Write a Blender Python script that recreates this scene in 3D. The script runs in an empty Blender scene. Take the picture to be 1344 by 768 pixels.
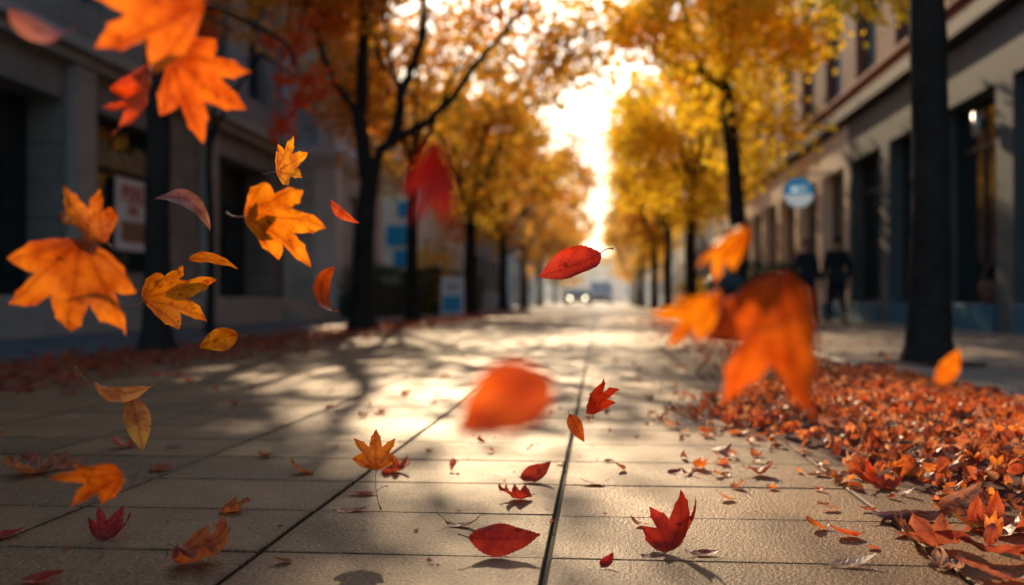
import bpy, math, random
import numpy as np
from mathutils import Matrix, Vector, Euler, noise
R = math.radians
random.seed(7)
scn = bpy.context.scene
COL = scn.collection

# ------------------------------------------------------------------ camera
CAM_H, FPX = 0.45, 1307.0
cam_d = bpy.data.cameras.new('camera'); cam = bpy.data.objects.new('camera', cam_d); COL.objects.link(cam)
cam.location = (0, 0, CAM_H)
cam.rotation_euler = (R(90) + math.atan(10 / FPX), 0, R(5))
cam_d.sensor_width = 36; cam_d.lens = 35.0
cam_d.clip_start = 0.05; cam_d.clip_end = 3000
cam_d.dof.use_dof = True; cam_d.dof.focus_distance = 1.93; cam_d.dof.aperture_fstop = 2.0
scn.camera = cam
CR = cam.rotation_euler.to_matrix()
def P(px, py, d):
    """point seen at photo pixel (px,py) at distance d along the view axis"""
    return Vector(cam.location) + CR @ Vector(((px - 672) / FPX * d, -(py - 384) / FPX * d, -d))
def G(px, py, z=0.0):
    v = CR @ Vector(((px - 672) / FPX, -(py - 384) / FPX, -1.0))
    t = (z - CAM_H) / v.z
    return Vector(cam.location) + v * t

# ------------------------------------------------------------------ object helpers
def tag(o, label=None, cat=None, group=None, kind=None):
    if label: o['label'] = label
    if cat: o['category'] = cat
    if group: o['group'] = group
    if kind: o['kind'] = kind
    return o
def empty(name, loc, label, cat, group=None, rz=0):
    o = bpy.data.objects.new(name, None); COL.objects.link(o)
    o.location = loc; o.rotation_euler = (0, 0, rz); o.empty_display_size = .2
    return tag(o, label, cat, group)
class MB:
    def __init__(s): s.v = []; s.f = []
    def box(s, x0, x1, y0, y1, z0, z1, b=0.0):
        if x1 < x0: x0, x1 = x1, x0
        if y1 < y0: y0, y1 = y1, y0
        n = len(s.v)
        if b <= 0:
            s.v += [(x0,y0,z0),(x1,y0,z0),(x1,y1,z0),(x0,y1,z0),(x0,y0,z1),(x1,y0,z1),(x1,y1,z1),(x0,y1,z1)]
            s.f += [tuple(n+i for i in q) for q in ((3,2,1,0),(4,5,6,7),(0,1,5,4),(1,2,6,5),(2,3,7,6),(3,0,4,7))]
        else:   # top edges chamfered
            s.v += [(x0,y0,z0),(x1,y0,z0),(x1,y1,z0),(x0,y1,z0),(x0,y0,z1-b),(x1,y0,z1-b),(x1,y1,z1-b),(x0,y1,z1-b),
                    (x0+b,y0+b,z1),(x1-b,y0+b,z1),(x1-b,y1-b,z1),(x0+b,y1-b,z1)]
            s.f += [tuple(n+i for i in q) for q in ((3,2,1,0),(8,9,10,11),(0,1,5,4),(1,2,6,5),(2,3,7,6),(3,0,4,7),(4,5,9,8),(5,6,10,9),(6,7,11,10),(7,4,8,11))]
        return s
    def tube(s, pts, rad, k=8, cap=True):
        pts = [Vector(p) for p in pts]; n0 = len(s.v)
        if not hasattr(rad, '__len__'): rad = [rad] * len(pts)
        up = Vector((0.31, 0.17, 0.93)); prev = None
        for i, p in enumerate(pts):
            t = (pts[min(i+1, len(pts)-1)] - pts[max(i-1, 0)])
            if t.length < 1e-9: t = Vector((0,0,1))
            t.normalize()
            a = t.cross(up) if prev is None else prev - t * prev.dot(t)
            if a.length < 1e-4: a = t.cross(Vector((1,0,0)))
            a.normalize(); prev = a; b = t.cross(a)
            for j in range(k):
                w = 2*math.pi*j/k
                s.v.append(tuple(p + (a*math.cos(w) + b*math.sin(w))*rad[i]))
        for i in range(len(pts)-1):
            for j in range(k):
                a0 = n0+i*k+j; a1 = n0+i*k+(j+1) % k
                s.f.append((a0, a1, a1+k, a0+k))
        if cap:
            s.f.append(tuple(n0+j for j in range(k))[::-1]); m = n0+(len(pts)-1)*k
            s.f.append(tuple(m+j for j in range(k)))
        return s
    def mesh(s, name, mat, smooth=False):
        me = bpy.data.meshes.new(name); me.from_pydata(s.v, [], s.f); me.materials.append(mat)
        if smooth: me.shade_smooth()
        me.update(); return me
    def build(s, name, mat, parent=None, smooth=False, world=True):
        o = bpy.data.objects.new(name, s.mesh(name, mat, smooth)); COL.objects.link(o)
        if parent is not None:
            o.parent = parent
            if world: o.matrix_parent_inverse = PW(parent).inverted()
        return o
def PW(o):
    m = Matrix.LocRotScale(o.location, o.rotation_euler, o.scale)
    return (PW(o.parent) @ o.matrix_parent_inverse @ m) if o.parent else m

# ------------------------------------------------------------------ materials
def newmat(name):
    m = bpy.data.materials.new(name); m.use_nodes = True
    nt = m.node_tree; nt.nodes.clear()
    out = nt.nodes.new('ShaderNodeOutputMaterial')
    return m, nt, nt.nodes, nt.links, out
def mth(nt, op, a, b=None, c=None, clamp=False):
    n = nt.nodes.new('ShaderNodeMath'); n.operation = op; n.use_clamp = clamp
    for i, x in enumerate((a, b, c)):
        if x is None: continue
        if isinstance(x, (int, float)): n.inputs[i].default_value = x
        else: nt.links.new(x, n.inputs[i])
    return n.outputs[0]
def mixc(nt, f, a, b, mode='MIX'):
    n = nt.nodes.new('ShaderNodeMix'); n.data_type = 'RGBA'; n.blend_type = mode
    for i, x in ((0, f), (6, a), (7, b)):
        if isinstance(x, (int, float)): n.inputs[i].default_value = x
        elif isinstance(x, tuple): n.inputs[i].default_value = (*x[:3], 1)
        else: nt.links.new(x, n.inputs[i])
    return n.outputs[2]
def nz(nt, vec, scale, detail=4, rough=.55):
    n = nt.nodes.new('ShaderNodeTexNoise'); n.inputs['Scale'].default_value = scale
    n.inputs['Detail'].default_value = detail; n.inputs['Roughness'].default_value = rough
    if vec is not None: nt.links.new(vec, n.inputs['Vector'])
    return n.outputs['Fac']
def rng01(nt, v, a, b, c=0., d=1.):
    n = nt.nodes.new('ShaderNodeMapRange'); n.inputs[1].default_value = a; n.inputs[2].default_value = b
    n.inputs[3].default_value = c; n.inputs[4].default_value = d
    nt.links.new(v, n.inputs[0]); return n.outputs[0]
def ramp(nt, f, stops):
    n = nt.nodes.new('ShaderNodeValToRGB'); e = n.color_ramp.elements
    while len(e) > 1: e.remove(e[-1])
    e[0].position = stops[0][0]; e[0].color = (*stops[0][1], 1)
    for p, c in stops[1:]:
        x = e.new(p); x.color = (*c, 1)
    nt.links.new(f, n.inputs[0]); return n.outputs[0]
def bump(nt, h, strength, dist):
    n = nt.nodes.new('ShaderNodeBump'); n.inputs['Strength'].default_value = strength; n.inputs['Distance'].default_value = dist
    nt.links.new(h, n.inputs['Height']); return n.outputs[0]
def simple(name, col, rough=.7, var=.25, scale=3., bmp=.3, bdist=.01, spec=.5, metal=0., emis=None, fine=40.):
    m, nt, N, L, out = newmat(name)
    p = N.new('ShaderNodeBsdfPrincipled'); L.new(p.outputs[0], out.inputs[0])
    tc = N.new('ShaderNodeTexCoord').outputs['Object']
    a = nz(nt, tc, scale, 5); b = nz(nt, tc, fine, 3)
    f = mth(nt, 'ADD', mth(nt, 'MULTIPLY', a, .7), mth(nt, 'MULTIPLY', b, .3))
    f = rng01(nt, f, .3, .7)
    L.new(mixc(nt, f, tuple(c*(1-var) for c in col), tuple(min(1, c*(1+var)) for c in col)), p.inputs['Base Color'])
    p.inputs['Roughness'].default_value = rough; p.inputs['Specular IOR Level'].default_value = spec
    p.inputs['Metallic'].default_value = metal
    if bmp: L.new(bump(nt, b, bmp, bdist), p.inputs['Normal'])
    if emis: p.inputs['Emission Color'].default_value = (*emis[0], 1); p.inputs['Emission Strength'].default_value = emis[1]
    return m
def bricks(name, c1, c2, mortar, bw, bh, ms=.01, rough=.85):
    m, nt, N, L, out = newmat(name)
    p = N.new('ShaderNodeBsdfPrincipled'); L.new(p.outputs[0], out.inputs[0])
    tc = N.new('ShaderNodeTexCoord').outputs['Object']
    sx = N.new('ShaderNodeSeparateXYZ'); L.new(tc, sx.inputs[0]); cx = N.new('ShaderNodeCombineXYZ')
    L.new(mth(nt, 'ADD', sx.outputs[0], sx.outputs[1]), cx.inputs[0]); L.new(sx.outputs[2], cx.inputs[1])
    b = N.new('ShaderNodeTexBrick'); L.new(cx.outputs[0], b.inputs['Vector'])
    b.inputs['Scale'].default_value = 1; b.inputs['Brick Width'].default_value = bw; b.inputs['Row Height'].default_value = bh
    b.inputs['Mortar Size'].default_value = ms
    b.inputs['Color1'].default_value = (*c1, 1); b.inputs['Color2'].default_value = (*c2, 1); b.inputs['Mortar'].default_value = (*mortar, 1)
    n = nz(nt, tc, 1.3, 6)
    L.new(mixc(nt, rng01(nt, n, .3, .75, 0, .5), b.outputs['Color'], tuple(c*.45 for c in c1)), p.inputs['Base Color'])
    p.inputs['Roughness'].default_value = rough
    L.new(bump(nt, b.outputs['Fac'], -.4, .01), p.inputs['Normal'])
    return m
def glassy(name, col, rough=.06):
    m, nt, N, L, out = newmat(name)
    p = N.new('ShaderNodeBsdfPrincipled'); L.new(p.outputs[0], out.inputs[0])
    tc = N.new('ShaderNodeTexCoord').outputs['Object']
    n = nz(nt, tc, .9, 3)
    L.new(mixc(nt, rng01(nt, n, .35, .65), tuple(c*.4 for c in col), col), p.inputs['Base Color'])
    p.inputs['Roughness'].default_value = rough; p.inputs['IOR'].default_value = 1.52
    L.new(bump(nt, nz(nt, tc, 1.5, 1), .06, .05), p.inputs['Normal'])
    return m

M = {}
M['bark'] = simple('bark', (.030, .025, .021), .9, .5, 4, .9, .02, spec=.2, fine=26)
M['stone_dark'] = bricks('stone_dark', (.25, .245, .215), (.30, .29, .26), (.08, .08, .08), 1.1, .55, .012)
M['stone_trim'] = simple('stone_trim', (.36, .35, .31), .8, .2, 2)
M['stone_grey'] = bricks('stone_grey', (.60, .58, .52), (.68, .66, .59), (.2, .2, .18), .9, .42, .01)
M['stone_light'] = simple('stone_light', (.74, .72, .66), .8, .15, 2)
M['render_shaded_tone'] = simple('render_shaded_tone', (.09, .112, .112), .75, .22, 1.2, .15)  # near stretch of the shopfront, its shade put into the colour
M['render_sunlit_tone'] = simple('render_sunlit_tone', (.85, .70, .50), .8, .12, 1.2, .15)  # far stretch of the same shopfront, sunlight put into the colour
M['cream_wall'] = simple('cream_wall', (.88, .82, .68), .85, .1, 1)
M['brick'] = bricks('brick', (.26, .11, .075), (.20, .085, .06), (.20, .16, .13), .22, .075, .01)
M['brick_trim'] = simple('brick_trim', (.34, .13, .08), .8, .2, 3)
M['cornice'] = simple('cornice', (.10, .098, .09), .75, .15, 2)
M['teal'] = simple('teal_plinth', (.010, .15, .24), .7, .25, 2, .1)
M['frame_dark'] = simple('frame_dark', (.012, .022, .027), .4, .2, 3, .05)
M['frame_light'] = simple('frame_light', (.42, .42, .40), .5, .1, 3, .05)
M['glass'] = glassy('glass_dark', (.015, .032, .038))
M['glass_sky_tone'] = glassy('glass_sky_tone', (.50, .74, .76), .10)  # sky reflection put into the pale pane colour
M['roof'] = simple('roof', (.06, .06, .06), .9)
M['blue_grey'] = simple('blue_grey_wall', (.15, .18, .20), .85, .15, 1)
M['sign_blue'] = simple('sign_blue', (.02, .36, .66), .4, .08, 3, 0)
M['sign_white'] = simple('sign_white', (.88, .89, .88), .5, .05, 3, 0)
M['sign_disc_glow'] = simple('sign_disc_glow', (.03, .42, .74), .4, .08, 3, 0, emis=((.01, .22, .42), .35))  # faint glow added so the sign stays bright in shade
M['sign_pale'] = simple('sign_pale', (.80, .86, .88), .5, .05, 3, 0)
M['red_ink'] = simple('red_ink', (.50, .05, .035), .5, .15, 30, 0)
M['brown_ink'] = simple('brown_ink', (.30, .17, .09), .6, .5, 14, 0)
M['metal_dark'] = simple('metal_dark', (.02, .022, .024), .4, .2, 6, .1, metal=.6)
M['metal_pale'] = simple('metal_pale', (.55, .57, .58), .35, .1, 6, .05, metal=.7)
M['bin'] = simple('bin_green', (.008, .05, .058), .45, .3, 5, .1)
M['wicker'] = bricks('wicker', (.28, .13, .06), (.20, .09, .04), (.05, .03, .02), .05, .02, .004)
M['soil'] = simple('soil', (.03, .02, .015), .95, .5, 20)
M['van_white'] = simple('van_white', (.70, .74, .76), .3, .04, 2, 0)
M['car_dark'] = simple('car_dark', (.02, .03, .04), .25, .1, 2, 0)
M['rubber'] = simple('rubber', (.015, .015, .015), .8, .1, 4, .1)
M['lamp_on'] = simple('headlight_lit', (.9, .85, .7), .3, .02, 2, 0, emis=((1, .86, .58), 9))
M['windscreen'] = glassy('windscreen', (.40, .60, .68), .12)
M['skin'] = simple('skin', (.50, .28, .19), .55, .1, 12, .05)
M['hair_red'] = simple('hair_auburn', (.14, .035, .018), .6, .4, 60, .3)
M['hair_dark'] = simple('hair_dark', (.012, .009, .008), .6, .4, 60, .3)
M['navy'] = simple('navy_cloth', (.022, .035, .06), .9, .3, 10, .3)
M['black_cloth'] = simple('black_cloth', (.014, .02, .028), .9, .3, 10, .3)
M['denim'] = simple('denim', (.012, .035, .065), .9, .3, 20, .3)
M['tan'] = simple('tan_leather', (.55, .30, .17), .6, .2, 10, .1)

# ---- leaves
def leaf_material(name, rays, island=None):
    m, nt, N, L, out = newmat(name)
    uv = N.new('ShaderNodeUVMap').outputs[0]
    s = N.new('ShaderNodeSeparateXYZ'); L.new(uv, s.inputs[0]); x, y = s.outputs[0], s.outputs[1]
    if island:
        gi = N.new('ShaderNodeNewGeometry').outputs['Random Per Island']
        base = mixc(nt, 1., ramp(nt, gi, island), (1.25, 1.25, 1.2), 'MULTIPLY')
        rnd = gi
    else:
        oi = N.new('ShaderNodeObjectInfo'); base = oi.outputs['Color']; rnd = oi.outputs['Random']
    cs = []
    for a in rays:
        dx, dy = math.cos(R(a)), math.sin(R(a))
        cr = mth(nt, 'ABSOLUTE', mth(nt, 'SUBTRACT', mth(nt, 'MULTIPLY', x, dy), mth(nt, 'MULTIPLY', y, dx)))
        dt = mth(nt, 'ADD', mth(nt, 'MULTIPLY', x, dx), mth(nt, 'MULTIPLY', y, dy))
        neg = mth(nt, 'MULTIPLY', mth(nt, 'LESS_THAN', dt, 0), 5.)
        cs.append((mth(nt, 'ADD', cr, neg), dt))
    mn = cs[0][0]
    for c, _ in cs[1:]: mn = mth(nt, 'MINIMUM', mn, c)
    side = None
    for c, dt in cs:
        sel = mth(nt, 'LESS_THAN', c, mth(nt, 'ADD', mn, .0005))
        q = mth(nt, 'MULTIPLY', mth(nt, 'SUBTRACT', dt, mth(nt, 'MULTIPLY', c, .9)), 9.)
        ln = mth(nt, 'MULTIPLY', rng01(nt, mth(nt, 'PINGPONG', q, .5), 0., .10, 1., 0.), sel)
        side = ln if side is None else mth(nt, 'ADD', side, ln)
    vein = rng01(nt, mn, .004, .020, 1., 0.)
    vv = mth(nt, 'ADD', vein, mth(nt, 'MULTIPLY', side, .45), clamp=True)
    # mottling
    off = N.new('ShaderNodeCombineXYZ'); L.new(mth(nt, 'MULTIPLY', rnd, 37.), off.inputs[2])
    va = N.new('ShaderNodeVectorMath'); L.new(uv, va.inputs[0]); L.new(off.outputs[0], va.inputs[1])
    n1 = nz(nt, va.outputs[0], 3.2, 5, .6); n2 = nz(nt, va.outputs[0], 22., 4, .6)
    c = mixc(nt, rng01(nt, n1, .40, .62, 0, .8), base, mixc(nt, 1., base, (.50, .24, .20), 'MULTIPLY'))
    c = mixc(nt, rng01(nt, n2, .60, .72, 0, .7), c, mixc(nt, 1., c, (.38, .24, .2), 'MULTIPLY'))
    n3 = nz(nt, va.outputs[0], 6.5, 3, .5)
    c = mixc(nt, rng01(nt, n3, .63, .69, 0, .75), c, mixc(nt, 1., c, (.30, .17, .16), 'MULTIPLY'))
    c = mixc(nt, mth(nt, 'MULTIPLY', vv, .42), c, mixc(nt, 1., c, (.42, .30, .22), 'MULTIPLY'))
    rad_ = mth(nt, 'SQRT', mth(nt, 'ADD', mth(nt, 'MULTIPLY', x, x), mth(nt, 'MULTIPLY', y, y)))
    core = mth(nt, 'ADD', rng01(nt, rad_, .05, .75, .75, 0.), rng01(nt, mth(nt, 'ADD', mn, mth(nt, 'MULTIPLY', n2, .05)), .03, .10, .35, 0.), clamp=True)
    c = mixc(nt, core, c, mixc(nt, 1., c, (.82, .62, .5) if island else (.66, .46, .38), 'MULTIPLY'))
    back = N.new('ShaderNodeNewGeometry').outputs['Backfacing']
    pale = mixc(nt, .5, c, (.46, .27, .18))
    surf = mixc(nt, back, c, pale)
    p = N.new('ShaderNodeBsdfPrincipled'); L.new(surf, p.inputs['Base Color'])
    p.inputs['Roughness'].default_value = .38; p.inputs['Specular IOR Level'].default_value = .5
    h = mth(nt, 'ADD', mth(nt, 'MULTIPLY', vv, -1.), mth(nt, 'MULTIPLY', n2, .8))
    bn = bump(nt, h, .55, .0012); L.new(bn, p.inputs['Normal'])
    t = N.new('ShaderNodeBsdfTranslucent')
    tcol = mixc(nt, 1., c, (1.6, 1.12, .8), 'MULTIPLY'); L.new(tcol, t.inputs[0])
    mx = N.new('ShaderNodeMixShader'); mx.inputs[0].default_value = .52
    L.new(p.outputs[0], mx.inputs[1]); L.new(t.outputs[0], mx.inputs[2]); L.new(mx.outputs[0], out.inputs[0])
    return m
MAPLE_RAYS = (90, 55, 125, 30, 150)
M['maple'] = leaf_material('maple_leaf', MAPLE_RAYS)
M['oval'] = leaf_material('oval_leaf', (90,))
PILE = [(0., (.28, .10, .045)), (.14, (.50, .17, .05)), (.28, (.64, .30, .08)), (.38, (.34, .09, .04)), (.48, (.70, .38, .16)),
        (.58, (.42, .13, .05)), (.68, (.70, .52, .36)), (.76, (.56, .22, .06)), (.84, (.20, .07, .04)), (.92, (.72, .56, .42)), (1., (.76, .32, .05))]
M['pile'] = leaf_material('pile_leaf', (90, 50, 130), PILE)
STEMC = simple('leaf_stem', (.28, .13, .05), .6, .3, 60, .1)
def crown_material(name, stops, tr=.64, boost=(1.65, 1.38, .85)):
    m, nt, N, L, out = newmat(name)
    gi = N.new('ShaderNodeNewGeometry').outputs['Random Per Island']
    tc = N.new('ShaderNodeTexCoord').outputs['Object']
    n = nz(nt, tc, .9, 3)
    f = mth(nt, 'ADD', mth(nt, 'MULTIPLY', gi, .55), rng01(nt, n, .3, .7, 0, .45))
    c = ramp(nt, f, stops)
    d = N.new('ShaderNodeBsdfPrincipled'); L.new(c, d.inputs[0]); d.inputs['Roughness'].default_value = .5; d.inputs['Specular IOR Level'].default_value = .35
    t = N.new('ShaderNodeBsdfTranslucent'); L.new(mixc(nt, 1., c, boost, 'MULTIPLY'), t.inputs[0])
    mx = N.new('ShaderNodeMixShader'); mx.inputs[0].default_value = tr
    L.new(d.outputs[0], mx.inputs[1]); L.new(t.outputs[0], mx.inputs[2]); L.new(mx.outputs[0], out.inputs[0])
    return m
M['cr_orange'] = crown_material('crown_orange', [(0, (.46, .16, .03)), (.3, (.62, .30, .04)), (.55, (.72, .46, .06)), (.8, (.20, .12, .04)), (1, (.80, .58, .08))])
M['cr_yellow'] = crown_material('crown_yellow', [(0, (.60, .38, .02)), (.35, (.80, .58, .03)), (.6, (.76, .62, .06)), (.8, (.36, .34, .04)), (1, (.84, .52, .03))])
M['cr_amber'] = crown_material('crown_amber', [(0, (.46, .20, .03)), (.3, (.70, .40, .04)), (.6, (.62, .48, .06)), (.8, (.18, .17, .04)), (1, (.82, .54, .05))])
M['cr_red'] = crown_material('crown_red', [(0, (.45, .05, .015)), (.5, (.70, .14, .02)), (.8, (.55, .10, .02)), (1, (.80, .36, .03))])
M['hedge'] = crown_material('hedge_leaves', [(0, (.015, .04, .012)), (.5, (.03, .07, .018)), (.8, (.05, .085, .02)), (1, (.16, .13, .02))], .25, (1, 1, 1))

# ------------------------------------------------------------------ the leaf mesh
def quadbez(a, c, b, n):
    return [((1-t)**2*a[0]+2*t*(1-t)*c[0]+t*t*b[0], (1-t)**2*a[1]+2*t*(1-t)*c[1]+t*t*b[1]) for t in [i/n for i in range(n)]]
def maple_outline(rs, teeth=True, n=7):
    def j(p, s=.03): return (p[0]+rs.uniform(-s, s), p[1]+rs.uniform(-s, s))
    def half(sg):
        tip2 = j((.56, .80), .045); tip3 = j((.60, .34), .045); s1 = j((.185, .585), .02); s2 = j((.345, .42), .02)
        seq = [((0, 1.04), s1, .036), (s1, tip2, -.04), (tip2, s2, .034), (s2, tip3, -.03), (tip3, (.17, .04), .06), ((.17, .04), (0, 0), .015)]
        pts = []
        for a, b, bl in seq:
            # bulge away from the lobe axis
            mx_, my_ = (a[0]+b[0])/2, (a[1]+b[1])/2
            dx, dy = b[0]-a[0], b[1]-a[1]; ln = math.hypot(dx, dy)
            sgn = 1 if bl > 0 else 1
            # outward normal = away from leaf centre line for falling edges, towards tip side for rising edges
            nx, ny = -dy/ln, dx/ln
            k = abs(bl)*1.6
            to_tip = -1 if (math.hypot(a[0], a[1]-.2) > math.hypot(b[0], b[1]-.2)) else 1
            q = (mx_+nx*k-dx*.12*to_tip, my_+ny*k-dy*.12*to_tip)
            seg = quadbez(a, q, b, n)
            if teeth and ln > .35:
                ti = int(n*.55); tx, ty = seg[ti]
                seg[ti] = (tx+nx*.024 + (dx/ln)*(-.015 if bl > 0 else .015), ty+ny*.024 + (dy/ln)*(-.015 if bl > 0 else .015))
            pts += seg
        return [(sg*x, y) for x, y in pts]
    r = half(1); l = half(-1)
    # right: tip -> base ; left reversed: base -> tip
    return r + [(0, 0)] + l[:0:-1], (0, .27)
def oval_outline(rs, w=.27, serr=.0, n=26):
    r = []
    for i in range(n+1):
        t = 1-i/n
        hw = w*math.sin(math.pi*min(1, t**.82))**.92*(1.05-.25*t)
        if 0 < i < n: hw += serr*((i % 2)-.5)
        r.append((hw if 0 < i < n else 0, t))
    l = [(-x, y) for x, y in r[1:-1]]
    return r + l[::-1], (0, .48)
def curl_fn(k1, k2, lo, hi, o=0.):
    us = np.linspace(lo, hi, 200); th = k1*(us-o) + k2*(us-o)**3
    c = np.concatenate([[0], np.cumsum((np.cos(th[1:])+np.cos(th[:-1]))/2*(us[1]-us[0]))])
    s = np.concatenate([[0], np.cumsum((np.sin(th[1:])+np.sin(th[:-1]))/2*(us[1]-us[0]))])
    c0, s0, = np.interp(o, us, c), np.interp(o, us, s)
    return lambda u: (np.interp(u, us, c)-c0, np.interp(u, us, s)-s0, np.interp(u, us, th))
def leaf_data(kind, seed, size, cx=(0, 0), cy=(0, 0), fold=.0, ripple=.03, rings=(.18, .36, .54, .70, .85, 1.), wid=.27, serr=0., n=None, teeth=True):
    """leaf blade in its own frame (stalk end at the origin, tip along +y): curled about both axes and rippled"""
    rs = random.Random(seed)
    if kind == 'maple': ol, c = maple_outline(rs, teeth, n or 7)
    else: ol, c = oval_outline(rs, wid, serr, n or 26)
    K = len(ol); xy = [c]
    for t in rings:
        for p in ol:
            xy.append((c[0]+(p[0]-c[0])*t, c[1]+(p[1]-c[1])*t))
    xy = np.array(xy)
    f = [(0, 1+(j+1) % K, 1+j) for j in range(K)]
    for i in range(len(rings)-1):
        for j in range(K):
            a, b = 1+i*K+j, 1+i*K+(j+1) % K
            f.append((a, b, b+K, a+K))
    ox, oy = rs.uniform(0, 50), rs.uniform(0, 50)
    z = np.array([noise.noise(Vector((x*3.2+ox, y*3.2+oy, 0)))*ripple*(.35+1.4*math.hypot(x-c[0], y-c[1])) + noise.noise(Vector((x*9+ox, y*9+oy, 5)))*ripple*.28 for x, y in xy])
    z += fold*np.abs(xy[:, 0])
    fx = curl_fn(cx[0], cx[1], -.9, .9); fy = curl_fn(cy[0], cy[1], -.2, 1.2, .35)
    a, b, th = fx(xy[:, 0]); X = a - z*np.sin(th); Z = b + z*np.cos(th)
    a, b, th = fy(xy[:, 1]); Y = a - Z*np.sin(th) + .35; ZZ = b + Z*np.cos(th)
    v = np.stack([X, Y, ZZ], 1)*size
    return v, f, xy
def leaf_mesh(name, mat, *a, **k):
    v, f, xy = leaf_data(*a, **k)
    me = bpy.data.meshes.new(name); me.from_pydata(v.tolist(), [], f)
    # make the front face +z
    me.update()
    uv = me.uv_layers.new(name='UVMap')
    idx = np.array([l.vertex_index for l in me.loops])
    uv.data.foreach_set('uv', xy[idx].astype(np.float32).ravel())
    me.materials.append(mat); me.shade_smooth(); me.update()
    return me, v
def stem_obj(parent, base, pts, r):
    mb = MB(); mb.tube(pts, [r*1.1]+[r*.8]*(len(pts)-2)+[r*1.7], 6)
    o = bpy.data.objects.new('stem', mb.mesh('stem', STEMC, True)); COL.objects.link(o); o.parent = parent
    return o
def base_of(v):   # rest position of the stalk end after curling
    i = int(np.argmin(np.abs(v[:, 1]-v[:, 1].min())))
    return Vector(v[i])
def make_leaf(name, kind, seed, size, color, rot, label, cat, group=None, stem=.35, stem_bend=.2, centre=None, ground=None, lift=0., **kw):
    if kind == 'maple' and ground is None: kw = dict(kw, ripple=kw.get('ripple', .03)*1.7, cx=(kw.get('cx', (0, 0))[0]*1.3, kw.get('cx', (0, 0))[1]+.8), cy=(kw.get('cy', (0, 0))[0]*1.3, kw.get('cy', (0, 0))[1]*1.8))
    me, v = leaf_mesh(name, M[kind], kind, seed, size, **kw)
    # recentre mesh on its own middle
    mid = (v.min(0)+v.max(0))/2
    o = bpy.data.objects.new(name, me); COL.objects.link(o)
    K = (len(v)-1)//(len(kw.get('rings', (0,)*6)))
    # outline index of the base vertex
    uvb = None
    ol = maple_outline(random.Random(seed), kw.get('teeth', True), kw.get('n') or 7)[0] if kind == 'maple' else oval_outline(random.Random(seed), kw.get('wid', .27), kw.get('serr', 0.), kw.get('n') or 26)[0]
    bi = [i for i, p in enumerate(ol) if abs(p[0]) < 1e-6 and abs(p[1]) < 1e-6][0]
    bpos = Vector(v[len(v)-K+bi]); inner = Vector(v[len(v)-2*K+bi])
    me.transform(Matrix.Translation(-Vector(mid)))
    o.matrix_world = Matrix.Translation(centre if centre is not None else Vector((0, 0, 0))) @ rot.to_4x4()
    if ground is not None:
        lo = min((rot @ vv.co).z for vv in me.vertices)
        o.location = (ground[0], ground[1], -lo + .0015 + lift + (ground[2] if len(ground) > 2 else 0))
    o.color = (*color, 1)
    tag(o, label, cat, group)
    if stem:
        d = (bpos-inner); d.normalize(); b0 = bpos - Vector(mid) - d*size*.012
        side = d.cross(Vector((0, 0, 1))); side.normalize()
        nrm = side.cross(d)
        pts = [b0 + d*size*stem*t + side*size*stem_bend*stem*t*t + nrm*size*stem*.25*math.sin(t*2.4) for t in (0, .2, .4, .6, .8, 1.)]
        if ground is not None:    # keep the stalk above the paving
            mw = Matrix.Translation(o.location) @ rot.to_4x4(); inv = mw.inverted()
            gz = (ground[2] if len(ground) > 2 else 0)+.002
            q = []
            for p in pts:
                w = mw @ p; w.z = max(w.z, gz); q.append(inv @ w)
            pts = q
        stem_obj(o, None, pts, max(.0007, size*.011))
    return o
def face_cam(phi, pitch=0, roll=0):
    """tip of the leaf points at image angle phi (0 right, 90 up); then tipped and rolled about its own axes"""
    return CR @ Matrix.Rotation(R(phi-90), 3, 'Z') @ Matrix.Rotation(R(pitch), 3, 'X') @ Matrix.Rotation(R(roll), 3, 'Y')

# ------------------------------------------------------------------ light, sky, haze
SUN_AZ, SUN_EL = 8.5, 24.0      # degrees left of the street axis, degrees up
sd = Vector((-math.sin(R(SUN_AZ))*math.cos(R(SUN_EL)), math.cos(R(SUN_AZ))*math.cos(R(SUN_EL)), math.sin(R(SUN_EL))))
ld = bpy.data.lights.new('sun', 'SUN'); ld.energy = 5.0; ld.angle = R(.55); ld.color = (1., .74, .45)
sun = bpy.data.objects.new('sun', ld); COL.objects.link(sun); sun.rotation_euler = sd.to_track_quat('Z', 'Y').to_euler()
w = bpy.data.worlds.new('World'); scn.world = w; w.use_nodes = True
wn = w.node_tree; wn.nodes.clear()
sk = wn.nodes.new('ShaderNodeTexSky'); sk.sky_type = 'NISHITA'; sk.sun_disc = False
sk.sun_elevation = R(SUN_EL); sk.sun_rotation = R(-SUN_AZ); sk.air_density = 1.3; sk.dust_density = 1.6; sk.ozone_density = 2.5
bg = wn.nodes.new('ShaderNodeBackground'); bg.inputs[1].default_value = .135
wo = wn.nodes.new('ShaderNodeOutputWorld'); tint = wn.nodes.new('ShaderNodeMix'); tint.data_type = 'RGBA'; tint.blend_type = 'MULTIPLY'; tint.inputs[0].default_value = 1
tint.inputs[7].default_value = (.93, 1., 1.08, 1); wn.links.new(sk.outputs[0], tint.inputs[6]); wn.links.new(tint.outputs[2], bg.inputs[0]); wn.links.new(bg.outputs[0], wo.inputs[0])
scn.view_settings.view_transform = 'Standard'; scn.view_settings.look = 'None'; scn.view_settings.exposure = 0
scn.cycles.use_denoising = True; scn.cycles.max_bounces = 8; scn.cycles.transparent_max_bounces = 8
scn.cycles.sample_clamp_indirect = 8; scn.cycles.volume_bounces = 1; scn.cycles.volume_step_rate = 4
scn.cycles.use_adaptive_sampling = True; scn.cycles.adaptive_threshold = .02

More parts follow.
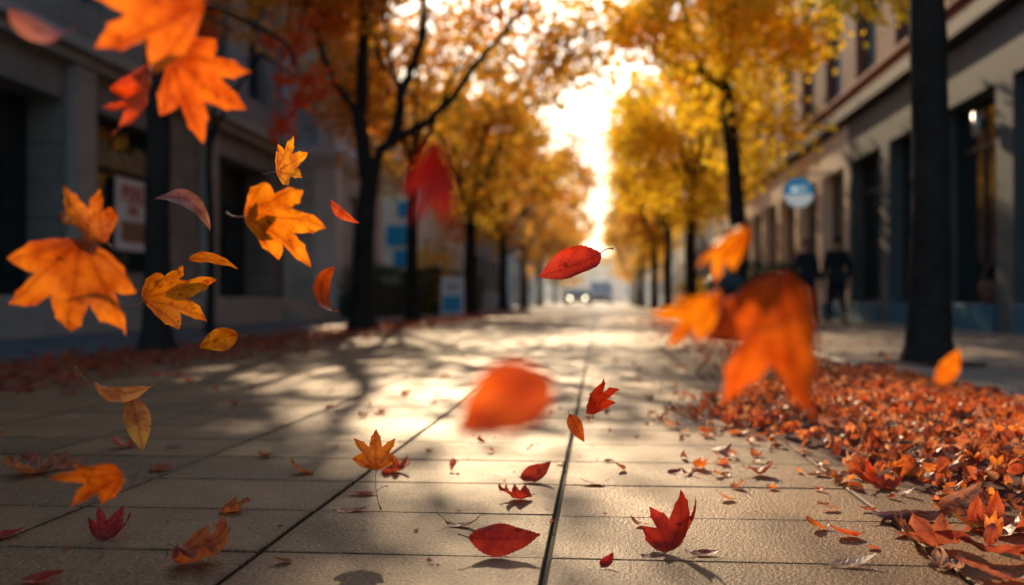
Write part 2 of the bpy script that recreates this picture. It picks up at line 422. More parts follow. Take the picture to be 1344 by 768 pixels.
HAZE = True
if HAZE:
    mb = MB().box(-60, 60, 40, 330, .02, 16)
    hm, nt, N, L, out = newmat('street_haze')
    vs = N.new('ShaderNodeVolumeScatter'); vs.inputs['Color'].default_value = (.92, .95, 1., 1)
    vs.inputs['Density'].default_value = .0014; vs.inputs['Anisotropy'].default_value = .72
    L.new(vs.outputs[0], out.inputs['Volume'])
    tag(mb.build('haze', hm), kind='structure')

# ------------------------------------------------------------------ ground
KERB_X = 1.66
def paving_material(name, cols, far=False):
    m, nt, N, L, out = newmat(name)
    tc = N.new('ShaderNodeTexCoord').outputs['Object']
    gi = N.new('ShaderNodeNewGeometry').outputs['Random Per Island']
    a = nz(nt, tc, 2.1, 6, .6); b = nz(nt, tc, 14, 6, .65); c = nz(nt, tc, 135, 3, .6); d = nz(nt, tc, 420, 2, .5)
    col = mixc(nt, rng01(nt, a, .32, .68), cols[0], cols[1])
    col = mixc(nt, rng01(nt, b, .45, .75, 0, .55), col, cols[2])
    if not far: col = mixc(nt, 1., col, ramp(nt, gi, [(0, (.66, .64, .64)), (.5, (.95, .93, .92)), (1, (1.2, 1.17, 1.12))]), 'MULTIPLY')
    # grit: pale and dark specks
    col = mixc(nt, rng01(nt, c, .54, .66, 0, .6), col, tuple(min(1, x*1.8) for x in cols[1]))
    col = mixc(nt, rng01(nt, c, .45, .33, 0, .75), col, tuple(x*.35 for x in cols[0]))
    st = nz(nt, tc, 5.5, 7, .72); col = mixc(nt, rng01(nt, st, .62, .70, 0, .35), col, tuple(x*.5 for x in cols[0]))
    if not far:     # dirt gathered along the joints
        sj = N.new('ShaderNodeSeparateXYZ'); L.new(tc, sj.inputs[0])
        ed = mth(nt, 'MULTIPLY', mth(nt, 'PINGPONG', mth(nt, 'SUBTRACT', sj.outputs[1], 1.74-9*.347), .1735), 1.)
        for cx_ in (-2.15, -1.635, -1.12, -.605, -.09, .588, 1.10):
            ed = mth(nt, 'MINIMUM', ed, mth(nt, 'ABSOLUTE', mth(nt, 'SUBTRACT', sj.outputs[0], cx_)))
        dirt = mth(nt, 'MULTIPLY', rng01(nt, ed, .0, .034, 1., 0.), rng01(nt, nz(nt, tc, 11, 5, .7), .38, .62))
        col = mixc(nt, mth(nt, 'MULTIPLY', dirt, .75), col, tuple(x*.28 for x in cols[0]))
        big = nz(nt, tc, .9, 3, .5); col = mixc(nt, rng01(nt, big, .42, .62, 0, .5), col, mixc(nt, 1., col, (.62, .58, .56), 'MULTIPLY'))
        gum = N.new('ShaderNodeTexVoronoi'); gum.inputs['Scale'].default_value = 3.1; L.new(tc, gum.inputs['Vector'])
        col = mixc(nt, rng01(nt, gum.outputs['Distance'], .035, .055, .75, 0), col, tuple(x*.4 for x in cols[0]))
    p = N.new('ShaderNodeBsdfPrincipled'); L.new(col, p.inputs['Base Color']); L.new(p.outputs[0], out.inputs[0])
    p.inputs['Specular Tint'].default_value = (1., .74, .48, 1)
    # damp sheen on the middle of the walk
    sx = N.new('ShaderNodeSeparateXYZ'); L.new(tc, sx.inputs[0])
    damp = mth(nt, 'MULTIPLY', rng01(nt, sx.outputs[0], -1.4, .1), rng01(nt, sx.outputs[0], 1.5, .5))
    wet = mth(nt, 'MULTIPLY', rng01(nt, nz(nt, tc, 1.1, 4, .55), .36, .60), damp)
    rr = mth(nt, 'ADD', mth(nt, 'MULTIPLY', wet, -.20), mth(nt, 'ADD', .47, mth(nt, 'MULTIPLY', b, .16)))
    L.new(rr, p.inputs['Roughness']); p.inputs['Specular IOR Level'].default_value = .20
    h = mth(nt, 'ADD', mth(nt, 'MULTIPLY', c, .85), mth(nt, 'ADD', mth(nt, 'MULTIPLY', d, .3), mth(nt, 'MULTIPLY', b, .5)))
    L.new(bump(nt, h, .9 if not far else .3, .0045), p.inputs['Normal'])
    return m
PAVE = paving_material('paving_slab', [(.20, .098, .040), (.34, .178, .078), (.135, .068, .03)])
PAVE2 = paving_material('side_paving', [(.26, .20, .15), (.33, .26, .20), (.2, .16, .125)], True)
PAVE3 = paving_material('side_paving_blue', [(.075, .10, .115), (.11, .14, .155), (.065, .08, .09)], True)
m, nt, N, L, out = newmat('joint_dark'); p = N.new('ShaderNodeBsdfPrincipled'); p.inputs['Base Color'].default_value = (.03, .024, .019, 1)
tcx = N.new('ShaderNodeTexCoord').outputs['Object']; L.new(mixc(nt, nz(nt, tcx, 90), (.012, .01, .008), (.07, .055, .04)), p.inputs['Base Color'])
p.inputs['Roughness'].default_value = .9; L.new(p.outputs[0], out.inputs[0]); JOINT = m
def sheet(name, x0, x1, y0, y1, z, mat):
    mb = MB(); mb.v = [(x0, y0, z), (x1, y0, z), (x1, y1, z), (x0, y1, z)]; mb.f = [(0, 1, 2, 3)]
    return tag(mb.build(name, mat), kind='structure')
sheet('ground', -600, 600, -60, 1500, -.012, JOINT)
BINX = 0
cols = [-4.21, -3.695, -3.18, -2.665, -2.15, -1.635, -1.12, -.605, -.09, .588, 1.10, KERB_X]
rs = random.Random(3); mb = MB()
Y0 = 1.74 - 9*.347
for r_ in range(0, 92):
    ya = Y0 + r_*.347; yb = ya+.347
    for c_ in range(len(cols)-1):
        n = len(mb.v); g = .0028
        mb.box(cols[c_]+(g*2 if cols[c_] > -4.2 else 0), cols[c_+1]-g*2, ya+g, yb-g, -.011, 0, .0022)
        tz, tx, ty = rs.uniform(-.0014, .0006), rs.uniform(-.003, .003), rs.uniform(-.003, .003)
        xm, ym = (cols[c_]+cols[c_+1])/2, (ya+yb)/2
        for i in range(n, len(mb.v)):
            v = mb.v[i]; mb.v[i] = (v[0], v[1], v[2]+tz+(v[0]-xm)*tx+(v[1]-ym)*ty)
tag(mb.build('paving_slabs', PAVE), kind='structure')
YE = Y0+92*.347
sheet('walkway', -4.21, KERB_X, YE, 74, -.001, PAVE2)
# pavement beside the right-hand shopfronts, a low kerb edge
mb = MB(); mb.box(KERB_X+.004, 5.6, -4, 74, -.01, .035, .008); tag(mb.build('pavement', PAVE2), kind='structure')
mb = MB(); mb.box(-8.2, -4.22, -4, 74, -.01, .02, .006); tag(mb.build('pavement', PAVE3), kind='structure')
ROAD = simple('asphalt', (.055, .055, .056), .7, .25, 2, .4, .004, fine=200)
sheet('road', -60, 60, 74.02, 400, -.002, ROAD)
mb = MB()
for i in range(10): mb.box(-.1+i*0, .05, 80+i*9, 84+i*9, .003, .007)
tag(mb.build('road_marking', M['sign_white']), kind='structure')

# ------------------------------------------------------------------ buildings
def grid_wall(mb, a0, a1, z0, z1, openings, put):
    As = sorted({a0, a1, *[o[0] for o in openings], *[o[1] for o in openings]}); Zs = sorted({z0, z1, *[o[2] for o in openings], *[o[3] for o in openings]})
    As = [a for a in As if a0 <= a <= a1]; Zs = [z for z in Zs if z0 <= z <= z1]
    for i in range(len(As)-1):
        run = None
        for j in range(len(Zs)-1):
            am, zm = (As[i]+As[i+1])/2, (Zs[j]+Zs[j+1])/2
            solid = not any(o[0] < am < o[1] and o[2] < zm < o[3] for o in openings)
            if solid: run = [Zs[j], Zs[j+1]] if run is None else [run[0], Zs[j+1]]
            if (not solid or j == len(Zs)-2) and run: put(As[i], As[i+1], *run); run = None
def side_wall(mb, x, dr, y0, y1, z0, z1, ops, th=.5):
    """wall facing the street; dr=+1 building extends to +x"""
    grid_wall(mb, y0, y1, z0, z1, ops, lambda a, b, c, d: mb.box(x, x+dr*th, a, b, c, d))
def end_wall(mb, y, x0, x1, z0, z1, ops, th=.5):
    grid_wall(mb, x0, x1, z0, z1, ops, lambda a, b, c, d: mb.box(a, b, y, y+th, c, d))
def side_window(par, x, dr, ya, yb, za, zb, glass, frame, depth=.22, mull=1, rail=None, name='window', fw=.06):
    mb = MB(); a, b = x+dr*depth, x+dr*(depth+.07)
    mb.box(a, b, ya+.002, yb-.002, za+.002, za+fw); mb.box(a, b, ya+.002, yb-.002, zb-fw, zb-.002)
    mb.box(a, b, ya+.002, ya+fw, za+fw, zb-fw); mb.box(a, b, yb-fw, yb-.002, za+fw, zb-fw)
    for i in range(mull):
        ym = ya+(yb-ya)*(i+1)/(mull+1); mb.box(a, b, ym-fw*.4, ym+fw*.4, za+fw, zb-fw)
    if rail: mb.box(a-dr*.004, b, ya+fw, yb-fw, rail-fw*.5, rail+fw*.5)
    f = mb.build(name, M[frame], par)
    MB().box(a+dr*.03, a+dr*.05, ya+.03, yb-.03, za+.03, zb-.03).build('pane', M[glass], f)
    return f
def end_window(par, y, xa, xb, za, zb, glass, frame, depth=.2, rail=None, fw=.07):
    mb = MB(); a, b = y+depth, y+depth+.07
    mb.box(xa+.002, xb-.002, a, b, za+.002, za+fw); mb.box(xa+.002, xb-.002, a, b, zb-fw, zb-.002)
    mb.box(xa+.002, xa+fw, a, b, za+fw, zb-fw); mb.box(xb-fw, xb-.002, a, b, za+fw, zb-fw)
    if rail: mb.box(xa+fw, xb-fw, a-.004, b, rail-.04, rail+.04)
    f = mb.build('window', M[frame], par)
    MB().box(xa+.03, xb-.03, a+.03, a+.05, za+.03, zb-.03).build('pane', M[glass], f)
# --- right side: long shopfront block, brick above; sun and shade painted as two tones
def shop_block(y0, nb, render, label, top=10.2, bay=2.6, x=5.0, upw='brick'):
    y1 = y0+nb*bay
    t = empty('shop_building', (x, y0, 0), label, 'building')
    ops = [(y0+i*bay+.30, y0+(i+1)*bay-.22, .40, 3.2) for i in range(nb)]
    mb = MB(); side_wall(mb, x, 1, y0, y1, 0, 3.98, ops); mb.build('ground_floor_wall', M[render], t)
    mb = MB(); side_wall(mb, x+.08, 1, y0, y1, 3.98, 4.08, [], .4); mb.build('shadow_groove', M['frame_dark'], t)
    mb = MB(); mb.box(x-.16, x+.5, y0, y1, 4.08, 4.22, .02); mb.box(x-.10, x+.5, y0, y1, 4.22, 4.36); mb.build('cornice', M['cornice'], t)
    mb = MB(); mb.box(x-.03, x+.5, y0, y1, 4.36, 4.56); mb.box(x-.12, x+.5, y0, y1, 4.56, 4.64, .015); mb.build('brick_sill_band', M['brick_trim'], t)
    for i in range(nb):
        MB().box(x-.03, x+.45, y0+i*bay+.31, y0+(i+1)*bay-.23, 0, .395, .01).build('plinth', M['teal'], t)
    MB_ = [(y0+i*bay+.62, y0+(i+1)*bay-.55, 4.74, 6.75) for i in range(nb)]
    up2 = [(a, b, 7.75, 9.4) for a, b, _, _ in MB_]
    mb = MB(); side_wall(mb, x+.02, 1, y0, y1, 4.64, 7.0, MB_); mb.build('upper_wall', M[upw], t)
    mb = MB(); mb.box(x-.05, x+.5, y0, y1, 7.0, 7.35, .02); mb.build('string_course', M['cornice'], t)
    mb = MB(); side_wall(mb, x+.02, 1, y0, y1, 7.35, top-.4, up2); mb.build('upper_wall', M['cornice'], t)
    mb = MB(); mb.box(x-.25, x+8, y0, y1, top-.4, top, .05); mb.build('roof', M['roof'], t)
    mb = MB(); mb.box(x+.9, x+8, y0+.01, y1-.01, 0, top-.41); mb.build('core', M['render_shaded_tone'], t)
    for k, (a, b, c, d) in enumerate(ops): side_window(t, x, 1, a, b, c, d, 'glass', 'frame_dark', .24, 1, 2.55, 'shop_window')
    for (a, b, c, d) in MB_: side_window(t, x+.02, 1, a, b, c, d, 'glass_sky_tone', 'frame_dark', .2, 1, None)
    for (a, b, c, d) in up2: side_window(t, x+.02, 1, a, b, c, d, 'glass_sky_tone', 'frame_dark', .2, 0, None)
    return t
shop_block(2.36, 7, 'render_shaded_tone', 'long brick building on the right with shopfront toned dark for shade and teal plinth')
shop_block(20.56, 9, 'render_sunlit_tone', 'same brick building on the right beyond the round blue sign, shopfront toned cream for sunlight')
# --- left side, nearest: dark stone
t = empty('stone_building', (-7.8, 8, 0), 'dark stone building in shade at the left edge with shop window and doorways', 'building')
ops = [(9.2, 11.6, .45, 3.4), (12.1, 13.9, .3, 3.4), (14.75, 17.25, .9, 3.4), (19.85, 22.9, .3, 3.46)]
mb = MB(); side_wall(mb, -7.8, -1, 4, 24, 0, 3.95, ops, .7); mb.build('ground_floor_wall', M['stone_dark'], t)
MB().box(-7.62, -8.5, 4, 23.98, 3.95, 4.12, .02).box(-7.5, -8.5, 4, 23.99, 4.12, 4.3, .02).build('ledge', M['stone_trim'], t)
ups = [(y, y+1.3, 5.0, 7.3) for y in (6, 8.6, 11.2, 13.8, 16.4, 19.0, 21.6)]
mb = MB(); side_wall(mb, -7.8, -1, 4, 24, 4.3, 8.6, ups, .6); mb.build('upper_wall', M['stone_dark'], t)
MB().box(-7.45, -14, 4, 24, 8.6, 9.0, .05).build('roof', M['roof'], t)
MB().box(-8.9, -14, 4.01, 23.97, 0, 8.59).build('core', M['roof'], t)
for a, b, c, d in ups: side_window(t, -7.8, -1, a, b, c, d, 'glass', 'frame_dark', .25, 1)
side_window(t, -7.8, -1, *ops[0], 'glass', 'frame_dark', .3, 1, 2.6, 'shop_window')
f = side_window(t, -7.8, -1, *ops[2], 'glass', 'frame_dark', .3, 1, 2.55, 'shop_window')
for (a, b, c, d) in (ops[1], ops[3]):
    mb = MB(); mb.box(-8.35, -8.42, a+.002, b-.002, c, d-.002); o = mb.build('door', M['frame_dark'], t)
    mb = MB()
    for s in (0, 1):
        ya = a+.2+s*(b-a)/2; mb.box(-8.30, -8.345, ya, ya+(b-a)/2-.4, c+.5, d-.9)
    mb.build('pane', M['glass'], o)
    MB().tube([(-8.27, (a+b)/2-.1, c+.95), (-8.27, (a+b)/2-.1, c+1.5)], .018).build('handle', M['metal_dark'], o)
for y in (14.0, 18.9):
    MB().box(-7.66, -7.798, y, y+.62, .3, 3.93, .0).build('pilaster', M['stone_trim'], t)
# entrance terrace with steps
t = empty('stone_steps', (-7.3, 10, 0), 'low dark stone terrace and steps in front of the left building', 'steps')
mb = MB(); mb.box(-7.79, -6.55, 5, 20.4, .0, .50, .015); mb.build('terrace', M['stone_trim'], t)
for i in range(3):
    mb = MB(); mb.box(-7.64, -6.75+i*.28, 20.405+i*.003, 23.6-i*.003, 0.0+(2-i)*.1667, (3-i)*.1667, .01)
    mb.build('step', M['stone_trim'], t)
t = empty('handrail_post', (-6.1, 23.4, .02), 'slim pale metal post standing at the end of the stone steps', 'post')
MB().tube([(-7.55, 23.7, 0.02), (-7.55, 23.7, 3.2)], .035, 10).build('post', M['metal_pale'], t)
MB().tube([(-7.55, 23.7, .02), (-7.55, 23.7, .06)], .1, 12).build('base_plate', M['metal_pale'], t)
# poster in the left shop window
t = empty('window_poster', (-7.9, 16.5, 1.3), 'white poster with red lettering in the dark left shop window', 'poster')
MB().box(-8.02, -8.045, 15.95, 17.12, 1.30, 2.52).build('sheet', M['sign_pale'], t)
MB().box(-8.012, -8.018, 16.12, 16.98, 1.44, 1.80).build('picture', M['brown_ink'], t)
def text_obj(s, size, mat, M4, parent, name='lettering', ext=.004):
    c = bpy.data.curves.new(name, 'FONT'); c.body = s; c.size = size; c.extrude = ext; c.align_x = 'CENTER'; c.align_y = 'CENTER'
    o = bpy.data.objects.new(name, c); COL.objects.link(o); c.materials.append(mat); c.offset = size*.02
    dg = bpy.context.evaluated_depsgraph_get(); me = bpy.data.meshes.new_from_object(o.evaluated_get(dg)); bpy.data.objects.remove(o)
    me.materials.clear(); me.materials.append(mat)
    o = bpy.data.objects.new(name, me); COL.objects.link(o); o.matrix_world = M4
    if parent: o.parent = parent; o.matrix_parent_inverse = PW(parent).inverted()
    return o
# text facing +x (seen from the street): text x -> +y
MX = Matrix(((0, 0, 1, 0), (1, 0, 0, 0), (0, 1, 0, 0), (0, 0, 0, 1)))
text_obj('PERE', .40, M['red_ink'], Matrix.Translation((-8.012, 16.54, 2.25)) @ MX, t)
text_obj('DEE', .22, M['red_ink'], Matrix.Translation((-8.012, 16.54, 1.98)) @ MX, t)
# things behind the glass of that window: stacked goods
t = empty('window_display', (-7.95, 15.3, .95), 'shelf of pale amber goods in the top of the left shop window', 'display')
rs = random.Random(12)
MB().box(-8.0, -8.09, 14.84, 17.17, 2.60, 2.63).build('shelf', M['frame_dark'], t)
mb = MB()
for i in range(9):
    y = 14.9+i*.24; mb.box(-8.0, -8.08, y, y+.2, 2.63, 2.63+rs.uniform(.25, .5), .02)
mb.build('boxes', simple('amber_card', (.28, .20, .10), .7, .6, 3), t)
# --- left, second: paler classical building whose end wall faces up the street
t = empty('classical_building', (-6.5, 24, 0), 'grey classical stone building with moulded belt cornices behind the forked tree', 'building')
X2, YA, YB, TP = -6.5, 24.1, 29.4, 9.6
ew = [(-7.55, -6.95, 4.3, 5.45), (-7.7, -6.95, 7.25, 8.5), (-9.2, -8.5, 7.25, 8.5)]
mb = MB(); end_wall(mb, YA, -12, X2, 0, TP, ew, .5); mb.build('end_wall', M['stone_grey'], t)
for (a, b, c, d) in ew: end_window(t, YA, a, b, c, d, 'glass_sky_tone', 'frame_light', .18, (c+d)/2)
sw = [(25.6+i*1.9, 26.7+i*1.9, z0, z1) for i in range(2) for z0, z1 in ((.9, 3.2), (4.7, 6.3), (7.5, 9.0))]
mb = MB(); side_wall(mb, X2, -1, YA+.5, YB, 0, TP, sw, .5); mb.build('street_wall', M['stone_grey'], t)
for (a, b, c, d) in sw: side_window(t, X2, -1, a, b, c, d, 'glass_sky_tone', 'frame_light', .18, 0, (c+d)/2)
for z, ht, pr in ((3.75, .14, .10), (3.89, .14, .22), (4.03, .10, .30), (6.75, .14, .10), (6.89, .14, .24), (7.03, .10, .34)):
    mb = MB(); mb.box(X2-.3, X2+pr, YA-pr, YB, z, z+ht, .02); mb.box(-12, X2-.3, YA-pr, YA+.3, z, z+ht, .02); mb.build('belt_cornice', M['stone_light'], t)
MB().box(-12, X2+.5, YA-.5, YB, TP, TP+.35, .06).build('roof', M['stone_light'], t)
MB().box(-12, X2-.8, YA+.8, YB-.02, 0, TP-.01).build('core', M['roof'], t)
for y in (YA-.06, ):
    MB().box(X2-.5, X2+.06, y, YA+.45, 0, 3.74).build('corner_pier', M['stone_light'], t)
# --- left, third: cream building with blue panels
t = empty('cream_building', (-6.6, 36, 0), 'cream building with bright blue panels on its end wall behind the hedge', 'building')
ops = [(-8.6, -7.9, 4.4, 5.6), (-7.55, -6.95, 4.4, 5.6)]
mb = MB(); end_wall(mb, 36, -13, -6.6, 0, 8.2, ops); mb.build('end_wall', M['cream_wall'], t)
for o in ops: end_window(t, 36, *o, 'glass_sky_tone', 'frame_light')
sw = [(37.3+i*2.3, 38.6+i*2.3, z0, z0+1.7) for i in range(5) for z0 in (1.1, 4.3)]
mb = MB(); side_wall(mb, -6.6, -1, 36.5, 49, 0, 8.2, sw); mb.build('street_wall', M['cream_wall'], t)
for o in sw: side_window(t, -6.6, -1, *o, 'glass_sky_tone', 'frame_light', .15)
MB().box(-13, -6.4, 35.8, 49, 8.2, 8.5, .04).build('roof', M['stone_light'], t)
MB().box(-13, -7.3, 36.7, 48.9, 0, 8.19).build('core', M['roof'], t)
for (a, b, c, d) in ((-7.78, -6.98, 2.45, 3.2), (-7.35, -6.85, 3.5, 4.05), (-7.5, -7.0, 1.7, 2.3)):
    MB().box(a, b, 35.94, 35.995, c, d).build('blue_panel', M['sign_blue'], t)
# --- generic blocks farther away
def far_block(x, dr, y0, y1, h, wall, label, nf):
    t = empty('office_building', (x, y0, 0), label, 'building')
    nb = max(2, int((y1-y0)/3.2)); bw = (y1-y0)/nb
    ops = [(y0+i*bw+.7, y0+(i+1)*bw-.7, 1.0+k*3.2, 3.0+k*3.2) for i in range(nb) for k in range(nf)]
    mb = MB(); side_wall(mb, x, dr, y0, y1, 0, h, ops); mb.build('street_wall', M[wall], t)
    ee = [(min(x, x+dr*10)+1.2+i*2.6, min(x, x+dr*10)+2.6+i*2.6, 1.0+k*3.2, 3.0+k*3.2) for i in range(3) for k in range(nf)]
    mb = MB(); end_wall(mb, y0-.5, min(x, x+dr*10), max(x, x+dr*10), 0, h, ee, .499); mb.build('end_wall', M[wall], t)
    for o in ee: end_window(t, y0-.5, *o, 'glass', 'frame_dark')
    for o in ops: side_window(t, x, dr, *o, 'glass', 'frame_dark', .2, 0)
    MB().box(x-dr*.2, x+dr*10.2, y0-.7, y1, h, h+.5, .05).build('roof', M['roof'], t)
    MB().box(x+dr*.9, x+dr*9.5, y0+.3, y1-.3, 0, h-.02).build('core', M['roof'], t)
far_block(5.2, 1, 45, 58, 10.5, 'blue_grey', 'blue grey office block on the right past the sunlit toned shopfronts', 3)
far_block(5.6, 1, 59, 73, 13.5, 'stone_grey', 'tall grey stone block on the right before the crossing', 4)
far_block(-6.9, -1, 50.5, 72.5, 10.5, 'blue_grey', 'blue grey block on the left beyond the cream building', 3)
far_block(7.5, 1, 96, 130, 13.5, 'blue_grey', 'hazy block far down the street on the right', 4)
far_block(-8.5, -1, 96, 130, 13.5, 'stone_grey', 'hazy block far down the street on the left', 4)

t = empty('distant_building', (0, 236, 0), 'faint building closing the far end of the street, painted peach like haze', 'building')
DB = simple('peach_haze_wall', (.72, .56, .42), .85, .1, .3)  # peach haze put into the wall colour
ops = [(-27+i*3.6, -25.2+i*3.6, 1.2+k*3.1, 3.1+k*3.1) for i in range(15) for k in range(3)]
mb = MB(); end_wall(mb, 236, -30, 30, 0, 10.4, ops, .5); mb.build('wall', DB, t)
mb = MB()
for a, b, c_, d_ in ops: mb.box(a-.05, b+.05, 236.3, 236.36, c_-.05, d_+.05)
mb.build('glazing', M['glass_sky_tone'], t)
MB().box(-30.5, 30.5, 235.6, 246, 10.4, 11.0, .1).build('roof', M['roof'], t)
# ------------------------------------------------------------------ trees
TE = 1/math.tan(R(SUN_EL))
def shade_cut(p, rs):
    # thin the crowns where their shadow would fall on the sunny middle of the walk
    gx = p.x + math.sin(R(SUN_AZ))*TE*p.z; gy = p.y - math.cos(R(SUN_AZ))*TE*p.z
    if gy < 1.3: return rs.random() < .98
    if float(np.interp(gy, [0, 1.0, 1.6, 2.8, 4, 5.5], [-.3, -.45, -.62, -.98, -1.5, -2.3])) < gx < 2.1 and gy < 6.5: return rs.random() < .97
    if -2.9 < gx < .2 and 5. < gy < 12: return rs.random() < .62
    return False
def tree(loc, rtrunk, fork, limbs, crown, nclump, nleaf, lsize, mat, label, seed, group=None, sig=.26, trunk_pts=None, sprays=(), keep=None, kind='street_tree', twigr=.012):
    """limbs: list of (points, r0, r1) in world space; crown: list of ellipsoids (centre, radii)"""
    rs = random.Random(seed); nr = np.random.RandomState(seed)
    t = empty(kind, loc, label, 'tree', group)
    x, y, z0 = loc
    tp = trunk_pts or [(x, y, z0-.02), (x, y, z0+.05), (x, y, z0+.18), (x+.01, y, z0+.5)] + [(x+.02*math.sin(i*1.7+seed), y, z0+.5+(fork-.5)*i/4) for i in range(1, 5)]
    n = len(tp); rr = [rtrunk*1.65, rtrunk*1.45, rtrunk*1.18, rtrunk*1.06]+[rtrunk*(1.0-.18*i/(n-4)) for i in range(1, n-3)]
    # roughen the bark outline a little
    mb = MB(); pts = []; rad = []
    for i in range(len(tp)-1):
        m_ = 3
        for k in range(m_):
            u = k/m_; a = Vector(tp[i]).lerp(Vector(tp[i+1]), u); pts.append(a); rad.append((rr[i]*(1-u)+rr[i+1]*u)*(1+rs.uniform(-.05, .05)))
    pts.append(Vector(tp[-1])); rad.append(rr[-1]); mb.tube(pts, rad, 14)
    tr = mb.build('trunk', M['bark'], t, True)
    nodes = []
    mb = MB()
    for lp, r0, r1 in limbs:
        lp = [Vector(p) for p in lp]; q = []
        for i in range(len(lp)-1):
            for k in range(4):
                u = k/4; q.append(lp[i].lerp(lp[i+1], u)+(Vector((rs.uniform(-1, 1), rs.uniform(-1, 1), 0))*.02 if i+k else Vector()))
        q.append(lp[-1]); mb.tube(q, [r0+(r1-r0)*i/(len(q)-1) for i in range(len(q))], 8)
        nodes += q[2:]
    nodes = nodes or [Vector(tp[-1])]
    cl = []
    vols = [c[1][0]*c[1][1]*c[1][2] for c in crown]; tries = 0
    while len(cl) < nclump and tries < nclump*60:
        tries += 1
        c, r_ = rs.choices(crown, vols)[0]
        d = Vector((rs.gauss(0, 1), rs.gauss(0, 1), rs.gauss(0, 1))); d.normalize(); d *= rs.random()**.45
        p = Vector((c[0]+d.x*r_[0], c[1]+d.y*r_[1], c[2]+d.z*r_[2]))
        if noise.noise(p*.55+Vector((seed*3.1, 0, 0))) < -.06: continue
        if keep and not keep(p): continue
        if shade_cut(p, rs): continue
        cl.append(p)
    cl += [Vector(s) for s in sprays]
    anchors = list(nodes)
    for p in sorted(cl, key=lambda p: min((p-a).length for a in nodes)):
        a = min(anchors, key=lambda a: (a-p).length+max(0, a.z-p.z)*.8)
        if (a-p).length > .15:
            mid = a.lerp(p, .5)+Vector((rs.uniform(-.1, .1), rs.uniform(-.1, .1), .06+rs.uniform(0, .12)))
            q = [a, a.lerp(mid, .5)+Vector((0, 0, .03)), mid, mid.lerp(p, .5), p]
            ln = (a-p).length; r0 = min(.05, twigr*(1+ln*.8))
            mb.tube(q, [r0, r0*.85, r0*.7, r0*.5, r0*.3], 5, False)
            anchors += [mid, p]
    if mb.v: mb.build('branches', M['bark'], t, True)
    # leaves
    K = len(cl)
    if K:
        per = np.array([nleaf//K]*K); idx = np.repeat(np.arange(K), per); C = np.array([list(p) for p in cl])[idx]
        n = len(C); P_ = C + nr.normal(0, sig, (n, 3))*np.array([1, 1, .72]) + np.array([0, 0, -.05])
        sz = lsize*nr.uniform(.6, 1.25, n)
        # random frames, drooping a little
        a = nr.normal(0, 1, (n, 3)); a[:, 2] -= .5; a /= np.linalg.norm(a, axis=1)[:, None]
        b = nr.normal(0, 1, (n, 3)); b -= a*(a*b).sum(1)[:, None]; b /= np.linalg.norm(b, axis=1)[:, None]
        c = np.cross(a, b)
        tmpl = np.array([(0, 0, 0), (0, .5, .0), (0, 1, -.08), (.42, .35, .13), (.34, .78, .05), (-.42, .35, .13), (-.34, .78, .05)])
        V = P_[:, None, :] + sz[:, None, None]*(tmpl[None, :, 0, None]*b[:, None, :] + tmpl[None, :, 1, None]*a[:, None, :] + tmpl[None, :, 2, None]*c[:, None, :])
        F = np.array([(0, 3, 4, 1), (1, 4, 2, 2), (0, 1, 6, 5), (1, 2, 6, 6)])
        faces = []
        me = bpy.data.meshes.new('crown')
        base = (np.arange(n)*7)
        q1 = np.stack([base, base+3, base+4, base+1], 1); q2 = np.stack([base, base+1, base+6, base+5], 1)
        t1 = np.stack([base+1, base+4, base+2], 1); t2 = np.stack([base+1, base+2, base+6], 1)
        loops = np.concatenate([q1.ravel(), q2.ravel(), t1.ravel(), t2.ravel()])
        tot = np.concatenate([np.full(2*n, 4), np.full(2*n, 3)]); st = np.concatenate([[0], np.cumsum(tot)[:-1]])
        me.vertices.add(7*n); me.vertices.foreach_set('co', V.reshape(-1).astype(np.float32))
        me.loops.add(len(loops)); me.loops.foreach_set('vertex_index', loops.astype(np.int32))
        me.polygons.add(4*n); me.polygons.foreach_set('loop_start', st.astype(np.int32)); me.polygons.foreach_set('loop_total', tot.astype(np.int32))
        me.update(calc_edges=True); me.validate(); me.materials.append(M[mat])
        o = bpy.data.objects.new('crown', me); COL.objects.link(o); o.parent = t; o.matrix_parent_inverse = PW(t).inverted()
    return t
def auto_limbs(x, y, z, spread, top, n, rs, r0=.07):
    out = []
    for i in range(n):
        a = 2*math.pi*i/n+rs.uniform(-.3, .3); s = spread*rs.uniform(.5, 1)
        h = top-z
        p0 = Vector((x, y, z-.05)); p1 = p0+Vector((math.cos(a)*s*.28, math.sin(a)*s*.28, h*.25)); p2 = p0+Vector((math.cos(a)*s*.6, math.sin(a)*s*.6, h*.58)); p3 = p0+Vector((math.cos(a)*s, math.sin(a)*s, h*.9))
        out.append(([p0, p1, p2, p3], r0, r0*.3))
    return out
rs = random.Random(5)
# nearest left
L1 = (-3.94, 8.59, .0)
D = 10.2
tree(L1, .115, 3.4, auto_limbs(-3.94, 8.59, 3.3, 1.7, 6.5, 5, rs) + [([(-3.9, 8.65, 3.1), (-3.6, 9.2, 3.25), (-3.2, 9.9, 3.1), P(392, 95, 10.4)], .035, .012), ([(-3.9, 8.6, 3.2), (-4.1, 9.2, 3.35), P(305, 40, 9.6)], .025, .01)],
     [((-3.9, 8.6, 5.4), (2.2, 2.3, 1.6))], 40, 3200, .085, 'cr_amber', 'nearest tree on the left, its straight dark trunk in front of the shop window', 11)
